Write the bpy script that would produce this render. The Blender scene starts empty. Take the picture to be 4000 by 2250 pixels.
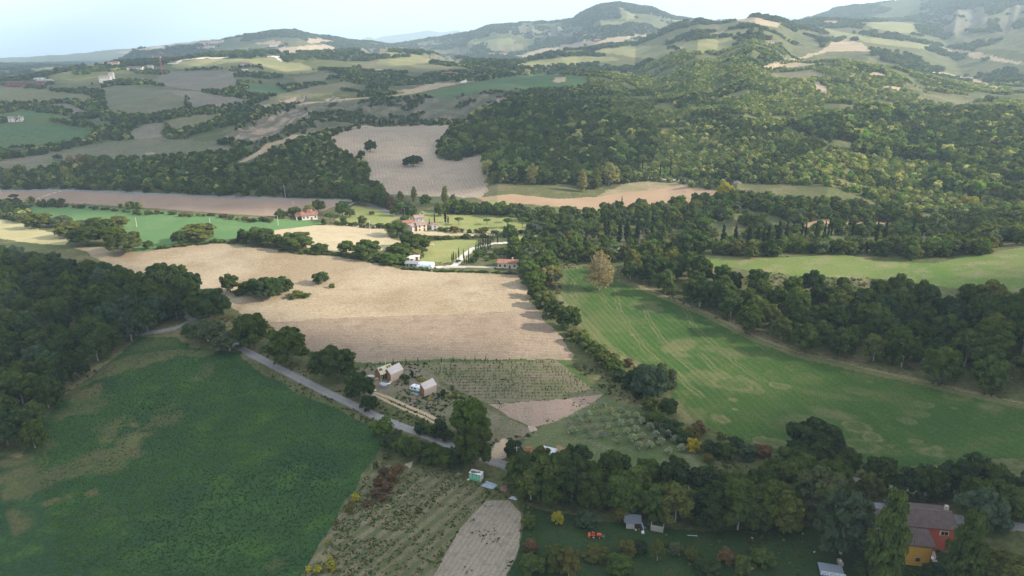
import bpy, math, random
import numpy as np
from mathutils import Vector, Matrix
PI = math.pi
rnd = random.Random(7)
rng = np.random.default_rng(11)
scene = bpy.context.scene
COL = scene.collection

# ---------------------------------------------------------------- camera, sky, sun, exposure
CAM_H = 120.0
F = 1717.0; CX = 1288.0; CY = 724.5; PITCH = math.radians(18.72)   # in photo units, 2576 wide
cam_d = bpy.data.cameras.new("camera"); cam = bpy.data.objects.new("camera", cam_d); COL.objects.link(cam)
cam.location = (0, 0, CAM_H); cam.rotation_euler = (PI/2 - PITCH, 0, 0)
cam_d.sensor_width = 36.0; cam_d.lens = 36.0 * F / 2576.0
cam_d.clip_start = 1.0; cam_d.clip_end = 90000.0
scene.camera = cam

SUN_EL = math.radians(27.5); SUN_AZ = math.radians(-8.0)            # azimuth from +X towards +Y
SUN = Vector((math.cos(SUN_EL)*math.cos(SUN_AZ), math.cos(SUN_EL)*math.sin(SUN_AZ), math.sin(SUN_EL)))
world = bpy.data.worlds.new("World"); scene.world = world; world.use_nodes = True
wn = world.node_tree; wn.nodes.clear()
w_out = wn.nodes.new('ShaderNodeOutputWorld'); w_bg = wn.nodes.new('ShaderNodeBackground')
w_sky = wn.nodes.new('ShaderNodeTexSky'); w_sky.sky_type = 'NISHITA'; w_sky.sun_disc = False
w_sky.sun_elevation = SUN_EL; w_sky.sun_rotation = PI/2 - SUN_AZ
w_sky.air_density = 1.0; w_sky.dust_density = 1.0; w_sky.ozone_density = 1.5
w_bg.inputs['Strength'].default_value = 0.145
# thin high cloud veil mixed into the sky
w_tc = wn.nodes.new('ShaderNodeTexCoord'); w_map = wn.nodes.new('ShaderNodeMapping'); w_map.inputs['Scale'].default_value = (1.0, 1.0, 5.0)
w_no = wn.nodes.new('ShaderNodeTexNoise'); w_no.inputs['Scale'].default_value = 5.0; w_no.inputs['Detail'].default_value = 7.0; w_no.inputs['Roughness'].default_value = 0.6
w_rp = wn.nodes.new('ShaderNodeMapRange'); w_rp.inputs[1].default_value = 0.42; w_rp.inputs[2].default_value = 0.72; w_rp.inputs[3].default_value = 0.55; w_rp.inputs[4].default_value = 0.85
w_mx = wn.nodes.new('ShaderNodeMix'); w_mx.data_type = 'RGBA'; w_mx.inputs[7].default_value = (4.7, 4.85, 5.05, 1)
wn.links.new(w_tc.outputs['Generated'], w_map.inputs[0]); wn.links.new(w_map.outputs[0], w_no.inputs['Vector'])
wn.links.new(w_no.outputs['Fac'], w_rp.inputs[0]); wn.links.new(w_rp.outputs[0], w_mx.inputs[0])
wn.links.new(w_sky.outputs[0], w_mx.inputs[6]); wn.links.new(w_mx.outputs[2], w_bg.inputs['Color'])
wn.links.new(w_bg.outputs[0], w_out.inputs[0])
sun_d = bpy.data.lights.new("sun", 'SUN'); sun = bpy.data.objects.new("sun", sun_d); COL.objects.link(sun)
sun_d.energy = 5.0; sun_d.angle = math.radians(0.6); sun_d.color = (1.0, 0.90, 0.77)
sun.rotation_euler = SUN.to_track_quat('Z', 'Y').to_euler(); sun.location = SUN * 3000
vs = scene.view_settings; vs.view_transform = 'Standard'; vs.look = 'None'; vs.gamma = 1.0; vs.use_curve_mapping = False
vs.exposure = 0.95
scene.render.engine = 'CYCLES'
scene.cycles.volume_bounces = 2; scene.cycles.max_bounces = 6; scene.cycles.transparent_max_bounces = 24

# ---------------------------------------------------------------- helpers
def tag(o, label=None, cat=None, group=None, kind=None):
    if label: o['label'] = label
    if cat: o['category'] = cat
    if group: o['group'] = group
    if kind: o['kind'] = kind
    return o

def empty(name, loc, rz=0.0):
    o = bpy.data.objects.new(name, None); COL.objects.link(o); o.empty_display_size = 1.0
    o.location = loc; o.rotation_euler = (0, 0, rz); return o

def mesh_np(name, V, Q, mat=None, smooth=False, T=None):
    """mesh from numpy verts, quads Q and tris T"""
    me = bpy.data.meshes.new(name)
    V = np.asarray(V, np.float32); nq = 0 if Q is None else len(Q); nt = 0 if T is None else len(T)
    me.vertices.add(len(V)); me.vertices.foreach_set('co', V.ravel())
    loops = []
    if nq: loops.append(np.asarray(Q, np.int32).ravel())
    if nt: loops.append(np.asarray(T, np.int32).ravel())
    L = np.concatenate(loops); me.loops.add(len(L)); me.loops.foreach_set('vertex_index', L)
    ls = np.concatenate([np.arange(nq)*4, nq*4 + np.arange(nt)*3]).astype(np.int32)
    me.polygons.add(nq+nt); me.polygons.foreach_set('loop_start', ls)
    if smooth: me.polygons.foreach_set('use_smooth', np.ones(nq+nt, bool))
    me.update(calc_edges=True); me.validate()
    if mat: me.materials.append(mat)
    return me

class NT:
    def __init__(s, name):
        s.m = bpy.data.materials.new(name); s.m.use_nodes = True; s.t = s.m.node_tree; s.t.nodes.clear()
        s.out = s.n('ShaderNodeOutputMaterial')
    def n(s, typ, **kw):
        nd = s.t.nodes.new(typ)
        for k, v in kw.items(): setattr(nd, k, v)
        return nd
    def l(s, a, b): s.t.links.new(a, b)
    def setv(s, sock, v):
        if hasattr(v, 'node'): s.l(v, sock)
        else: sock.default_value = v
    def pos(s): return s.n('ShaderNodeNewGeometry').outputs['Position']
    def mapping(s, vec, scale=(1,1,1), rot=(0,0,0)):
        m = s.n('ShaderNodeMapping'); s.l(vec, m.inputs[0]); m.inputs['Scale'].default_value = scale; m.inputs['Rotation'].default_value = rot; return m.outputs[0]
    def noise(s, vec, scale, detail=4, rough=0.55, dist=0.0):
        n = s.n('ShaderNodeTexNoise'); s.l(vec, n.inputs['Vector']); n.inputs['Scale'].default_value = scale
        n.inputs['Detail'].default_value = detail; n.inputs['Roughness'].default_value = rough; n.inputs['Distortion'].default_value = dist
        return n.outputs['Fac']
    def rng(s, v, a, b, c=0.0, d=1.0):
        n = s.n('ShaderNodeMapRange'); s.l(v, n.inputs[0])
        for i, q in enumerate((a, b, c, d)): n.inputs[i+1].default_value = q
        return n.outputs[0]
    def mix(s, f, a, b, mode='MIX'):
        n = s.n('ShaderNodeMix', data_type='RGBA', blend_type=mode)
        s.setv(n.inputs[0], f); s.setv(n.inputs[6], a if hasattr(a,'node') else (*a, 1)); s.setv(n.inputs[7], b if hasattr(b,'node') else (*b, 1))
        return n.outputs[2]
    def math(s, op, a, b=0.0):
        n = s.n('ShaderNodeMath', operation=op); s.setv(n.inputs[0], a); s.setv(n.inputs[1], b); return n.outputs[0]
    def attr(s, name, typ='GEOMETRY'):
        n = s.n('ShaderNodeAttribute', attribute_type=typ); n.attribute_name = name; return n
    def bump(s, h, strength, dist):
        n = s.n('ShaderNodeBump'); s.l(h, n.inputs['Height']); n.inputs['Strength'].default_value = strength; n.inputs['Distance'].default_value = dist; return n.outputs[0]
    def finish(s, color, rough=0.9, normal=None, metallic=0.0, spec=0.2):
        b = s.n('ShaderNodeBsdfPrincipled'); s.setv(b.inputs['Base Color'], color if hasattr(color,'node') else (*color, 1))
        s.setv(b.inputs['Roughness'], rough); b.inputs['Metallic'].default_value = metallic
        b.inputs['Specular IOR Level'].default_value = spec
        if normal is not None: s.l(normal, b.inputs['Normal'])
        s.l(b.outputs[0], s.out.inputs['Surface']); return s.m

MATS = {}
def plain(name, col, rough=0.8, var=0.12, scale=1.5, metallic=0.0, spec=0.3):
    """surface with slight blotches and grime"""
    if name in MATS: return MATS[name]
    t = NT(name); tc = t.n('ShaderNodeTexCoord').outputs['Object']
    n = t.noise(tc, scale, 5, 0.6); n2 = t.noise(tc, scale*9, 3, 0.6)
    c = t.mix(t.rng(n, .3, .7), tuple(x*(1-var) for x in col), tuple(min(1, x*(1+var)) for x in col))
    c = t.mix(t.rng(n2, .35, .75, 0, .35), c, tuple(x*.7 for x in col))
    MATS[name] = t.finish(c, rough, t.bump(n2, .25, .03), metallic, spec); return MATS[name]

def boards(name, c1, c2, period=0.25, axis='X', rough=0.8):
    if name in MATS: return MATS[name]
    t = NT(name); tc = t.n('ShaderNodeTexCoord').outputs['Object']
    w = t.n('ShaderNodeTexWave', wave_type='BANDS', bands_direction=axis, wave_profile='SAW'); t.l(tc, w.inputs['Vector'])
    w.inputs['Scale'].default_value = 1.0/period*0.318; w.inputs['Distortion'].default_value = 0.0
    sc = {'X': (4, .3, .3), 'Y': (.3, 4, .3), 'Z': (.3, .3, 4)}[axis]
    n = t.noise(t.mapping(tc, sc), 1.0, 3, .6)
    c = t.mix(t.rng(n, .3, .7), c1, c2)
    c = t.mix(t.rng(w.outputs['Fac'], .88, 1.0, 0, .65), c, tuple(x*.35 for x in c1))
    MATS[name] = t.finish(c, rough, t.bump(w.outputs['Fac'], .4, .03)); return MATS[name]

def rooftile(name, c1, c2, scale=1.0, pitch_axis='X'):
    if name in MATS: return MATS[name]
    t = NT(name); tc = t.n('ShaderNodeTexCoord').outputs['Object']
    w = t.n('ShaderNodeTexWave', wave_type='BANDS', bands_direction='X'); t.l(tc, w.inputs['Vector']); w.inputs['Scale'].default_value = 1.0/scale
    w.inputs['Distortion'].default_value = .6; w.inputs['Detail'].default_value = 1
    v = t.n('ShaderNodeTexVoronoi'); t.l(t.mapping(tc, (3.2/scale, 2.2/scale, 2)), v.inputs['Vector']); v.inputs['Scale'].default_value = 1.0
    n = t.noise(tc, .6, 4)
    c = t.mix(v.outputs['Color'], c1, c2)
    c = t.mix(t.rng(n, .35, .7, 0, .5), c, tuple(x*.6 for x in c2))
    c = t.mix(t.rng(w.outputs['Fac'], .0, .45, .75, 0), c, (.02, .018, .016))
    MATS[name] = t.finish(c, .85, t.bump(w.outputs['Fac'], .8, .08)); return MATS[name]

class MB:
    """collects shapes and links them as ONE mesh object"""
    def __init__(s): s.v = []; s.f = []
    def add(s, vs_, fs_):
        o = len(s.v); s.v += [tuple(p) for p in vs_]; s.f += [tuple(i+o for i in f) for f in fs_]; return s
    def box(s, c, size, rz=0.0, rx=0.0, ry=0.0, taper=1.0):
        hx, hy, hz = size[0]/2, size[1]/2, size[2]/2
        M = Matrix.Translation(c) @ Matrix.Rotation(rz, 4, 'Z') @ Matrix.Rotation(ry, 4, 'Y') @ Matrix.Rotation(rx, 4, 'X')
        P = []
        for z in (-hz, hz):
            k = taper if z > 0 else 1.0
            for x, y in ((-hx, -hy), (hx, -hy), (hx, hy), (-hx, hy)): P.append(M @ Vector((x*k, y*k, z)))
        return s.add(P, [(0,3,2,1), (4,5,6,7), (0,1,5,4), (1,2,6,5), (2,3,7,6), (3,0,4,7)])
    def slab(s, pts, th):
        """thick plate from a planar polygon, thickened along its normal"""
        p = [Vector(q) for q in pts]; n = (p[1]-p[0]).cross(p[2]-p[0]).normalized()*th
        k = len(p); P = p + [q - n for q in p]
        F_ = [tuple(range(k)), tuple(range(2*k-1, k-1, -1))] + [(i, i+k, (i+1) % k + k, (i+1) % k) for i in range(k)]
        return s.add(P, F_)
    def cyl(s, p0, p1, r0, r1=None, n=8):
        r1 = r0 if r1 is None else r1; p0 = Vector(p0); p1 = Vector(p1); d = (p1-p0).normalized()
        a = d.orthogonal().normalized(); b = d.cross(a); P = []
        for q, r in ((p0, r0), (p1, r1)):
            for i in range(n): P.append(q + a*math.cos(2*PI*i/n)*r + b*math.sin(2*PI*i/n)*r)
        return s.add(P, [(i, (i+1) % n, n+(i+1) % n, n+i) for i in range(n)] + [tuple(range(n-1, -1, -1)), tuple(range(n, 2*n))])
    def prism(s, prof, y0, y1):
        """profile in XZ extruded along Y"""
        k = len(prof); P = [(x, y0, z) for x, z in prof] + [(x, y1, z) for x, z in prof]
        return s.add(P, [tuple(range(k)), tuple(range(2*k-1, k-1, -1))] + [(i, i+k, (i+1) % k+k, (i+1) % k) for i in range(k)])
    def heap(s, c, rx, ry, rz, seed=1, sub=2, rough=.25):
        import bmesh
        bm = bmesh.new(); bmesh.ops.create_icosphere(bm, subdivisions=sub, radius=1.0); r = random.Random(seed)
        o = len(s.v)
        for v in bm.verts:
            k = 1 + r.uniform(-rough, rough); s.v.append((c[0]+v.co.x*rx*k, c[1]+v.co.y*ry*k, c[2]+max(v.co.z, -.1)*rz*k))
        for f in bm.faces: s.f.append(tuple(v.index+o for v in f.verts))
        bm.free(); return s
    def build(s, name, mat, parent=None, loc=None, rz=0.0, smooth=False):
        me = bpy.data.meshes.new(name); me.from_pydata(s.v, [], s.f); me.update()
        import bmesh
        bm = bmesh.new(); bm.from_mesh(me); bmesh.ops.recalc_face_normals(bm, faces=bm.faces); bm.to_mesh(me); bm.free()
        me.materials.append(mat)
        if smooth: me.polygons.foreach_set('use_smooth', [True]*len(me.polygons))
        o = bpy.data.objects.new(name, me); COL.objects.link(o)
        if parent: o.parent = parent
        if loc is not None: o.location = loc
        if rz: o.rotation_euler = (0, 0, rz)
        return o

# ---------------------------------------------------------------- rays of the photograph
def ray(x, y):
    u = (np.asarray(x, float)-CX)/F; v = -(np.asarray(y, float)-CY)/F
    cp, sp = math.cos(PITCH), math.sin(PITCH)
    fw = cp + v*sp; up = -sp + v*cp
    hor = np.hypot(u, fw)
    return np.arctan2(u, fw), up/hor           # azimuth, tangent of elevation

# ---------------------------------------------------------------- noise
def _hash(ix, iy, seed):
    h = (ix.astype(np.int64)*374761393 + iy.astype(np.int64)*668265263 + seed*1442695041) & 0xffffffff
    h = ((h ^ (h >> 13))*1274126177) & 0xffffffff
    return ((h ^ (h >> 16)) & 0xffff)/65535.0
def vnoise(x, y, seed=0):
    ix = np.floor(x); iy = np.floor(y); fx = x-ix; fy = y-iy
    fx = fx*fx*(3-2*fx); fy = fy*fy*(3-2*fy)
    a = _hash(ix, iy, seed); b = _hash(ix+1, iy, seed); c = _hash(ix, iy+1, seed); d = _hash(ix+1, iy+1, seed)
    return (a*(1-fx)+b*fx)*(1-fy) + (c*(1-fx)+d*fx)*fy
def fbm(x, y, scale, octv=4, seed=0, ridged=False):
    s = 0; a = .5; t = 0; x = x/scale; y = y/scale
    for i in range(octv):
        n = vnoise(x + 17.3*i, y - 9.1*i, seed+i)
        if ridged: n = 1-abs(2*n-1)
        s = s + a*n; t += a; a *= .5; x = x*2.03; y = y*2.03
    return s/t
def sstep(a, b, x):
    t = np.clip((x-a)/(b-a), 0, 1); return t*t*(3-2*t)

# ---------------------------------------------------------------- terrain heights
# each ridge: crest traced as (photo x, photo y, distance in m | height in m when < 61), front slope, back slope, rounding
RIDGES = [
 # gentle rise of the stubble field and of the right meadow
 ([(-200,640,4),(60,625,5),(200,620,7),(345,632,7),(480,610,8),(640,620,8),(800,640,7),(950,662,5),(1100,680,3),(1300,690,1)], .035, .07, 25),
 ([(1500,650,0),(1740,642,5),(1960,648,8),(2200,652,10),(2420,640,14),(2576,622,18),(2900,590,26)], .06, .10, 25),
 # broad wooded hill on the right
 ([(1100,345,1060),(1180,290,1120),(1250,258,1180),(1400,243,1250),(1550,232,1350),(1700,225,1400),(1850,192,1500),(1950,170,1600),(2130,154,1700),(2250,168,1700),(2350,200,1680),(2480,236,1650),(2576,255,1650),(2900,330,1600)], .105, .16, 160),
 # ridge of golden fields behind it
 ([(1000,215,1900),(1130,192,2000),(1300,155,2300),(1450,128,2600),(1600,108,2800),(1680,74,2900),(1760,54,2900),(1810,62,2800),(1900,43,2800),(1960,54,2800),(2000,74,2800),(2080,96,2700),(2180,128,2600),(2350,182,2500),(2480,220,2500),(2576,245,2500),(2900,330,2400)], .12, .16, 130),
 # slope with green fields, farther right
 ([(1900,90,3600),(1990,62,3700),(2060,52,3800),(2200,50,3800),(2320,62,3800),(2450,95,3800),(2576,140,3800),(2900,200,3800)], .10, .2, 120),
 # mountain at the top right
 ([(1960,70,5600),(2050,40,5600),(2110,22,5600),(2200,14,5400),(2320,2,5200),(2450,-22,5000),(2576,-40,5000),(2900,-90,5000)], .16, .2, 150),
 # conical wooded hill and the badlands ridge running left from it
 ([(860,118,5200),(950,112,5000),(1050,102,5000),(1140,92,4900),(1185,82,4800),(1250,68,4800),(1350,64,4800),(1440,54,4800),(1465,36,4800),(1510,18,4800),(1580,11,4800),(1640,20,4800),(1690,40,4800),(1740,48,4800),(1850,52,4900),(2000,62,5000),(2100,80,5000)], .17, .25, 60),
 # middle ridges on the left
 ([(150,190,2000),(300,165,2100),(430,154,2200),(520,144,2300),(620,140,2300),(720,140,2400),(850,133,2500),(960,130,2600),(1060,136,2600),(1160,150,2600),(1250,170,2500)], .075, .10, 120),
 ([(480,115,4300),(540,108,4200),(620,98,4200),(700,86,4200),(745,84,4200),(785,96,4200),(850,101,4300),(950,112,4400),(1050,124,4400)], .10, .15, 60),
 ([(-200,150,9500),(0,148,9500),(200,136,9000),(350,122,8600),(520,104,8200),(640,110,8000),(780,112,8000)], .06, .1, 200),
 # far mountains in the haze
 ([(650,104,17000),(780,100,17000),(860,97,16000),(960,90,15000),(1040,80,15000),(1075,74,15000),(1110,80,15000),(1150,74,15000),(1180,84,15000),(1240,95,15000),(1800,60,16000),(1900,44,16000),(1990,40,16000),(2100,70,16000)], .25, .3, 30),
 # ridge with the country road and the badlands below it
 ([(380,330,1120),(450,305,1130),(560,285,1150),(644,266,1180),(780,256,1240),(906,246,1300),(1050,232,1380),(1170,208,1450),(1300,192,1520),(1480,187,1560),(1560,198,1560),(1640,215,1560)], .15, .05, 70),
 ([(640,215,1800),(760,200,1850),(900,188,1900),(1000,178,1950),(1150,160,2000),(1300,165,2050)], .10, .08, 100),
]
NA, A0, A1 = 1180, -0.98, 0.98
_ca = np.linspace(-1, 1, NA)
AZ = np.where(abs(_ca) < .9, _ca*.72/.9, np.sign(_ca)*(.72 + (abs(_ca)-.9)/.1*.30))
def _radii():
    r = [95.0]
    while r[-1] < 48000:
        d = r[-1]; k = .0031 if d < 700 else (.0048 if d < 3000 else (.012 if d < 9000 else .03)); r.append(d*(1+k))
    return np.array(r)
DR = _radii(); NR = len(DR)
base_D = [0, 300, 640, 760, 900, 1200, 1600, 2500, 4000, 8000, 15000, 25000, 50000]
base_Z = [0, 0, 0, 9, 24, 42, 52, 60, 62, 55, 30, 8, 0]
def height(az, D):
    X = D*np.sin(az); Y = D*np.cos(az)
    z = np.interp(D, base_D, base_Z)
    z = z - 10*sstep(-.25, -.5, az)*sstep(560, 700, D)*sstep(1500, 900, D)
    for crest, sf, sb, rr in RIDGES:
        xs = np.array([c[0] for c in crest], float); ys = np.array([c[1] for c in crest], float); q = np.array([c[2] for c in crest], float)
        a, t = ray(xs, ys)
        Dc = np.where(q < 61, (CAM_H-q)/np.maximum(-t, 1e-4), q); zc = np.where(q < 61, q, CAM_H + q*t)
        ia = np.concatenate([[a[0]-.06], a, [a[-1]+.06]])
        fall = 25 if Dc.mean() > 700 else 6
        iz = np.concatenate([[zc[0]-fall], zc, [zc[-1]-fall]]); iD = np.concatenate([[Dc[0]], Dc, [Dc[-1]]])
        Z = np.interp(az, ia, iz); C = np.interp(az, ia, iD)
        Z = Z - 2500*np.maximum(0, np.maximum(ia[0]-az, az-ia[-1]))
        d = D - C; s = np.where(d < 0, sf, sb)
        zr = Z - s*(np.sqrt(d*d + rr*rr) - rr)
        k = 5.0 if Dc.mean() > 700 else 1.2
        zr = np.where(zr < z - 12*k, z-12*k, zr)
        m = np.maximum(z, zr); z = m + k*np.log(np.exp((z-m)/k) + np.exp((zr-m)/k)) - k*np.log(2)*np.exp(-np.abs(z-zr)/k)*0
    h1 = sstep(680, 1100, D)
    z = z + h1*(fbm(X, Y, 260, 3, 3, True)-.55)*27*(1-.5*sstep(3500, 9000, D)) + h1*(fbm(X, Y, 70, 3, 8)-.5)*7
    far = sstep(2500, 4500, D)*sstep(14000, 9000, D)
    z = z + far*(fbm(X, Y, 420, 4, 21, True)-.6)*42
    z = z + (1-sstep(500, 700, D))*(fbm(X, Y, 75, 2, 5)-.5)*1.6
    return z
GA, GD = np.meshgrid(AZ, DR, indexing='ij')
GX = GD*np.sin(GA); GY = GD*np.cos(GA); GZ = height(GA, GD)
# gullies cut into the badlands slopes are added after the regions are known

def cast(xs, ys):
    """photo points -> first hit on the terrain (world)"""
    xs = np.atleast_1d(np.asarray(xs, float)); ys = np.atleast_1d(np.asarray(ys, float))
    a, t = ray(xs, ys); out = np.zeros((len(xs), 3)); fi = np.interp(a, AZ, np.arange(NA))
    for i in range(len(xs)):
        k = int(min(max(fi[i], 0), NA-2)); w = fi[i]-k; col = GZ[k]*(1-w) + GZ[k+1]*w
        rz_ = CAM_H + DR*t[i]; hit = np.nonzero(col >= rz_)[0]
        if len(hit) == 0: j = NR-1; D = DR[j]
        else:
            j = max(hit[0], 1); g0 = rz_[j-1]-col[j-1]; g1 = rz_[j]-col[j]; q = g0/max(g0-g1, 1e-9); D = DR[j-1] + (DR[j]-DR[j-1])*min(max(q, 0), 1)
        out[i] = (D*math.sin(a[i]), D*math.cos(a[i]), CAM_H + D*t[i])
    return out
def hz(X, Y):
    X = np.asarray(X, float); Y = np.asarray(Y, float)
    a = np.arctan2(X, Y); D = np.hypot(X, Y)
    fi = np.clip(np.interp(a, AZ, np.arange(NA)), 0, NA-1.001); fj = np.clip(np.interp(D, DR, np.arange(NR)), 0, NR-1.001)
    i = fi.astype(int); j = fj.astype(int); u = fi-i; v = fj-j
    return (GZ[i, j]*(1-u)+GZ[i+1, j]*u)*(1-v) + (GZ[i, j+1]*(1-u)+GZ[i+1, j+1]*u)*v
def depth_of(p): return p[1]*math.cos(PITCH) - (p[2]-CAM_H)*math.sin(PITCH)
def at(x, y):
    p = cast([x], [y])[0]; return Vector(p)
def mpp(p): return depth_of(p)/F          # metres per photo unit at that point
# ---------------------------------------------------------------- fields, roads and grounds (outlines traced, then laid on the terrain)
def region_mat(name, c1, c2, c3=None, dry=(.30,.24,.13), n1=.02, n2=.22, n3=1.6, stripe=None, bump=.5, contrast=1.0, rowc=None):
    t = NT(name); p = t.pos()
    a = t.noise(p, n1, 5, .6, .5); b = t.noise(p, n2, 5, .62); c = t.noise(p, n3, 3, .7)
    col = t.mix(t.rng(a, .36, .64), c1, c2)
    if c3: col = t.mix(t.rng(b, .5, .68, 0, .75), col, c3)
    col = t.mix(t.rng(c, .3, .7, 0, 1), t.mix(.42*contrast, col, (0.0, 0.0, 0.0)), t.mix(contrast, col, t.mix(1.0, col, (1.3, 1.25, 1.2), 'MULTIPLY')))
    h = c
    if stripe:
        ang, per, st = stripe
        m = t.mapping(p, (1, 1, 1), (0, 0, math.radians(ang)))
        w = t.n('ShaderNodeTexWave', wave_type='BANDS', bands_direction='X'); t.l(m, w.inputs['Vector']); w.inputs['Scale'].default_value = .314/per
        w.inputs['Distortion'].default_value = 1.1; w.inputs['Detail'].default_value = 2; w.inputs['Detail Scale'].default_value = .35
        f = t.math('MULTIPLY', t.rng(w.outputs['Fac'], .25, .75), st)
        col = t.mix(f, col, rowc if rowc else tuple(x*.45 for x in c1)); h = t.math('ADD', c, w.outputs['Fac'])
    d = t.attr('dry').outputs['Fac']; dn = t.noise(p, 1.1, 4, .75)
    dm = t.math('MULTIPLY', d, t.rng(dn, .38, .62, .25, 1.0))
    col = t.mix(dm, col, dry)
    return t.finish(col, .95, t.bump(h, bump, .12), spec=.1)

# name, label material, polygons
G_BASE = 0
REG = []      # (object name, material, [polygons], edge jitter in m, lift)
def R(name, mat, polys, jit=.5): REG.append((name, mat, polys, jit))
soil = (.36,.285,.195)
def rowang(x0, y0, x1, y1):
    a = at(x0, y0); b = at(x1, y1); d = Vector((b.x-a.x, b.y-a.y)).normalized(); return math.degrees(math.atan2(-d.x, -d.y))
R('ground', region_mat('scrub_ground', (.070,.090,.032), (.115,.118,.050), (.19,.16,.09), n1=.012, n2=.05, n3=.5), [])
# hills
g_mid = region_mat('hill_grass', (.15,.16,.075), (.19,.175,.095), (.22,.18,.12), n1=.006, n2=.03, n3=.3, stripe=(25, 5, .25))
g_vine = region_mat('hill_vineyard', (.125,.145,.075), (.165,.16,.10), (.23,.185,.14), n1=.006, n2=.03, n3=.3, stripe=(-62, 4.5, .45))
g_green = region_mat('hill_green', (.06,.12,.05), (.085,.135,.055), None, n1=.008, n2=.04, n3=.3)
g_lit = region_mat('hill_meadow', (.17,.19,.075), (.22,.21,.10), (.28,.235,.13), n1=.006, n2=.03, n3=.25, contrast=.6)
g_tan = region_mat('hill_stubble', (.33,.26,.165), (.40,.315,.21), (.30,.25,.15), n1=.006, n2=.04, n3=.25, contrast=.6)
g_far = region_mat('far_clay_cliffs', (.12,.12,.075), (.17,.155,.105), (.08,.09,.05), n1=.01, n2=.03, n3=.15, bump=1)
g_bad = region_mat('clay_gullies', (.26,.21,.16), (.34,.28,.215), (.09,.095,.05), n1=.02, n2=.05, n3=.3, stripe=(10, 15, .8), rowc=(.095,.095,.06), bump=1)  # dark stripes paint gully shade into the colour, along with scrub
R('hill_vineyard', g_vine, [[(0,405),(100,390),(200,368),(290,352),(420,346),(560,362),(620,375),(580,385),(450,395),(330,400),(200,405),(100,430),(60,440),(0,430),(-300,450),(-300,420)],
  [(255,222),(290,215),(400,222),(470,250),(470,275),(400,290),(350,293),(270,285),(262,260)]], 3)
R('hill_vineyard', region_mat('grey_vineyard', (.17,.165,.115), (.215,.19,.145), (.28,.23,.18), n1=.006, n2=.03, n3=.3, stripe=(20, 4.5, .4)),
  [[(370,205),(430,180),(560,175),(590,180),(595,215),(560,232),(500,228),(400,215)], [(405,225),(500,230),(560,242),(640,252),(600,262),(540,268),(480,278),(475,250)],
   [(325,335),(350,318),(400,308),(412,312),(410,345),(370,350),(330,350)], [(120,262),(170,260),(235,285),(235,290),(190,288),(140,272)]], 3)
R('green_field', g_green, [[(0,310),(60,308),(130,308),(230,325),(230,350),(180,360),(100,375),(0,380),(-300,380),(-300,320)], [(0,288),(60,275),(130,285),(190,295),(180,305),(60,303),(0,300),(-300,300)],
  [(620,210),(690,210),(725,230),(700,242),(620,235)], [(210,300),(240,300),(310,320),(250,325)],
  [(1050,240),(1130,222),(1200,205),(1300,190),(1400,187),(1480,197),(1480,215),(1400,225),(1300,225),(1180,240),(1100,248)]], 3)
R('hill_grass', g_mid, [[(0,215),(70,222),(160,232),(230,240),(245,255),(150,255),(60,262),(-200,262),(-200,215)], [(640,262),(700,238),(800,215),(880,205),(900,215),(820,238),(740,256),(660,275)],
  [(740,195),(820,182),(860,190),(800,205),(745,212)], [(880,160),(960,152),(1080,160),(1150,170),(1060,182),(940,178)], [(420,300),(500,290),(560,288),(540,310),(450,330),(420,325)],
  [(1930,185),(2040,175),(2100,190),(2020,205),(1950,200)], [(2300,235),(2420,245),(2500,270),(2400,270),(2310,255)], [(1230,110),(1290,108),(1330,118),(1270,128),(1220,125)], [(540,172),(640,170),(700,180),(640,186)]], 4)
R('hill_meadow', g_lit, [[(430,158),(520,147),(620,148),(690,144),(720,160),(640,167),(500,174),(440,174)], [(705,155),(760,160),(800,180),(740,187),(660,180),(660,160)],
  [(60,180),(100,170),(165,168),(165,178),(90,185)], [(190,170),(270,156),(280,162),(210,174)],
  [(1292,165),(1340,152),(1450,142),(1540,143),(1560,150),(1500,160),(1400,168),(1310,170)], [(1467,135),(1530,122),(1590,115),(1680,114),(1700,130),(1660,150),(1600,145),(1540,135)],
  [(1690,107),(1850,92),(1850,112),(1810,130),(1740,135),(1700,125)], [(1780,87),(1820,77),(1900,72),(1880,84),(1800,94)],
  [(2055,64),(2100,77),(2200,94),(2300,107),(2370,120),(2330,125),(2200,110),(2100,92),(2060,77)], [(2160,57),(2250,54),(2300,62),(2310,82),(2260,84),(2200,72)],
  [(1558,22),(1568,22),(1600,40),(1590,50),(1560,48)], [(1510,54),(1560,54),(1585,60),(1560,67),(1515,64)], [(1690,50),(1740,52),(1750,56),(1700,58)],
  [(1150,108),(1280,95),(1300,104),(1280,112),(1180,112)], [(950,150),(1060,140),(1110,155),(1000,165)], [(870,130),(1000,132),(1080,142),(940,140)]], 4)
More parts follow.
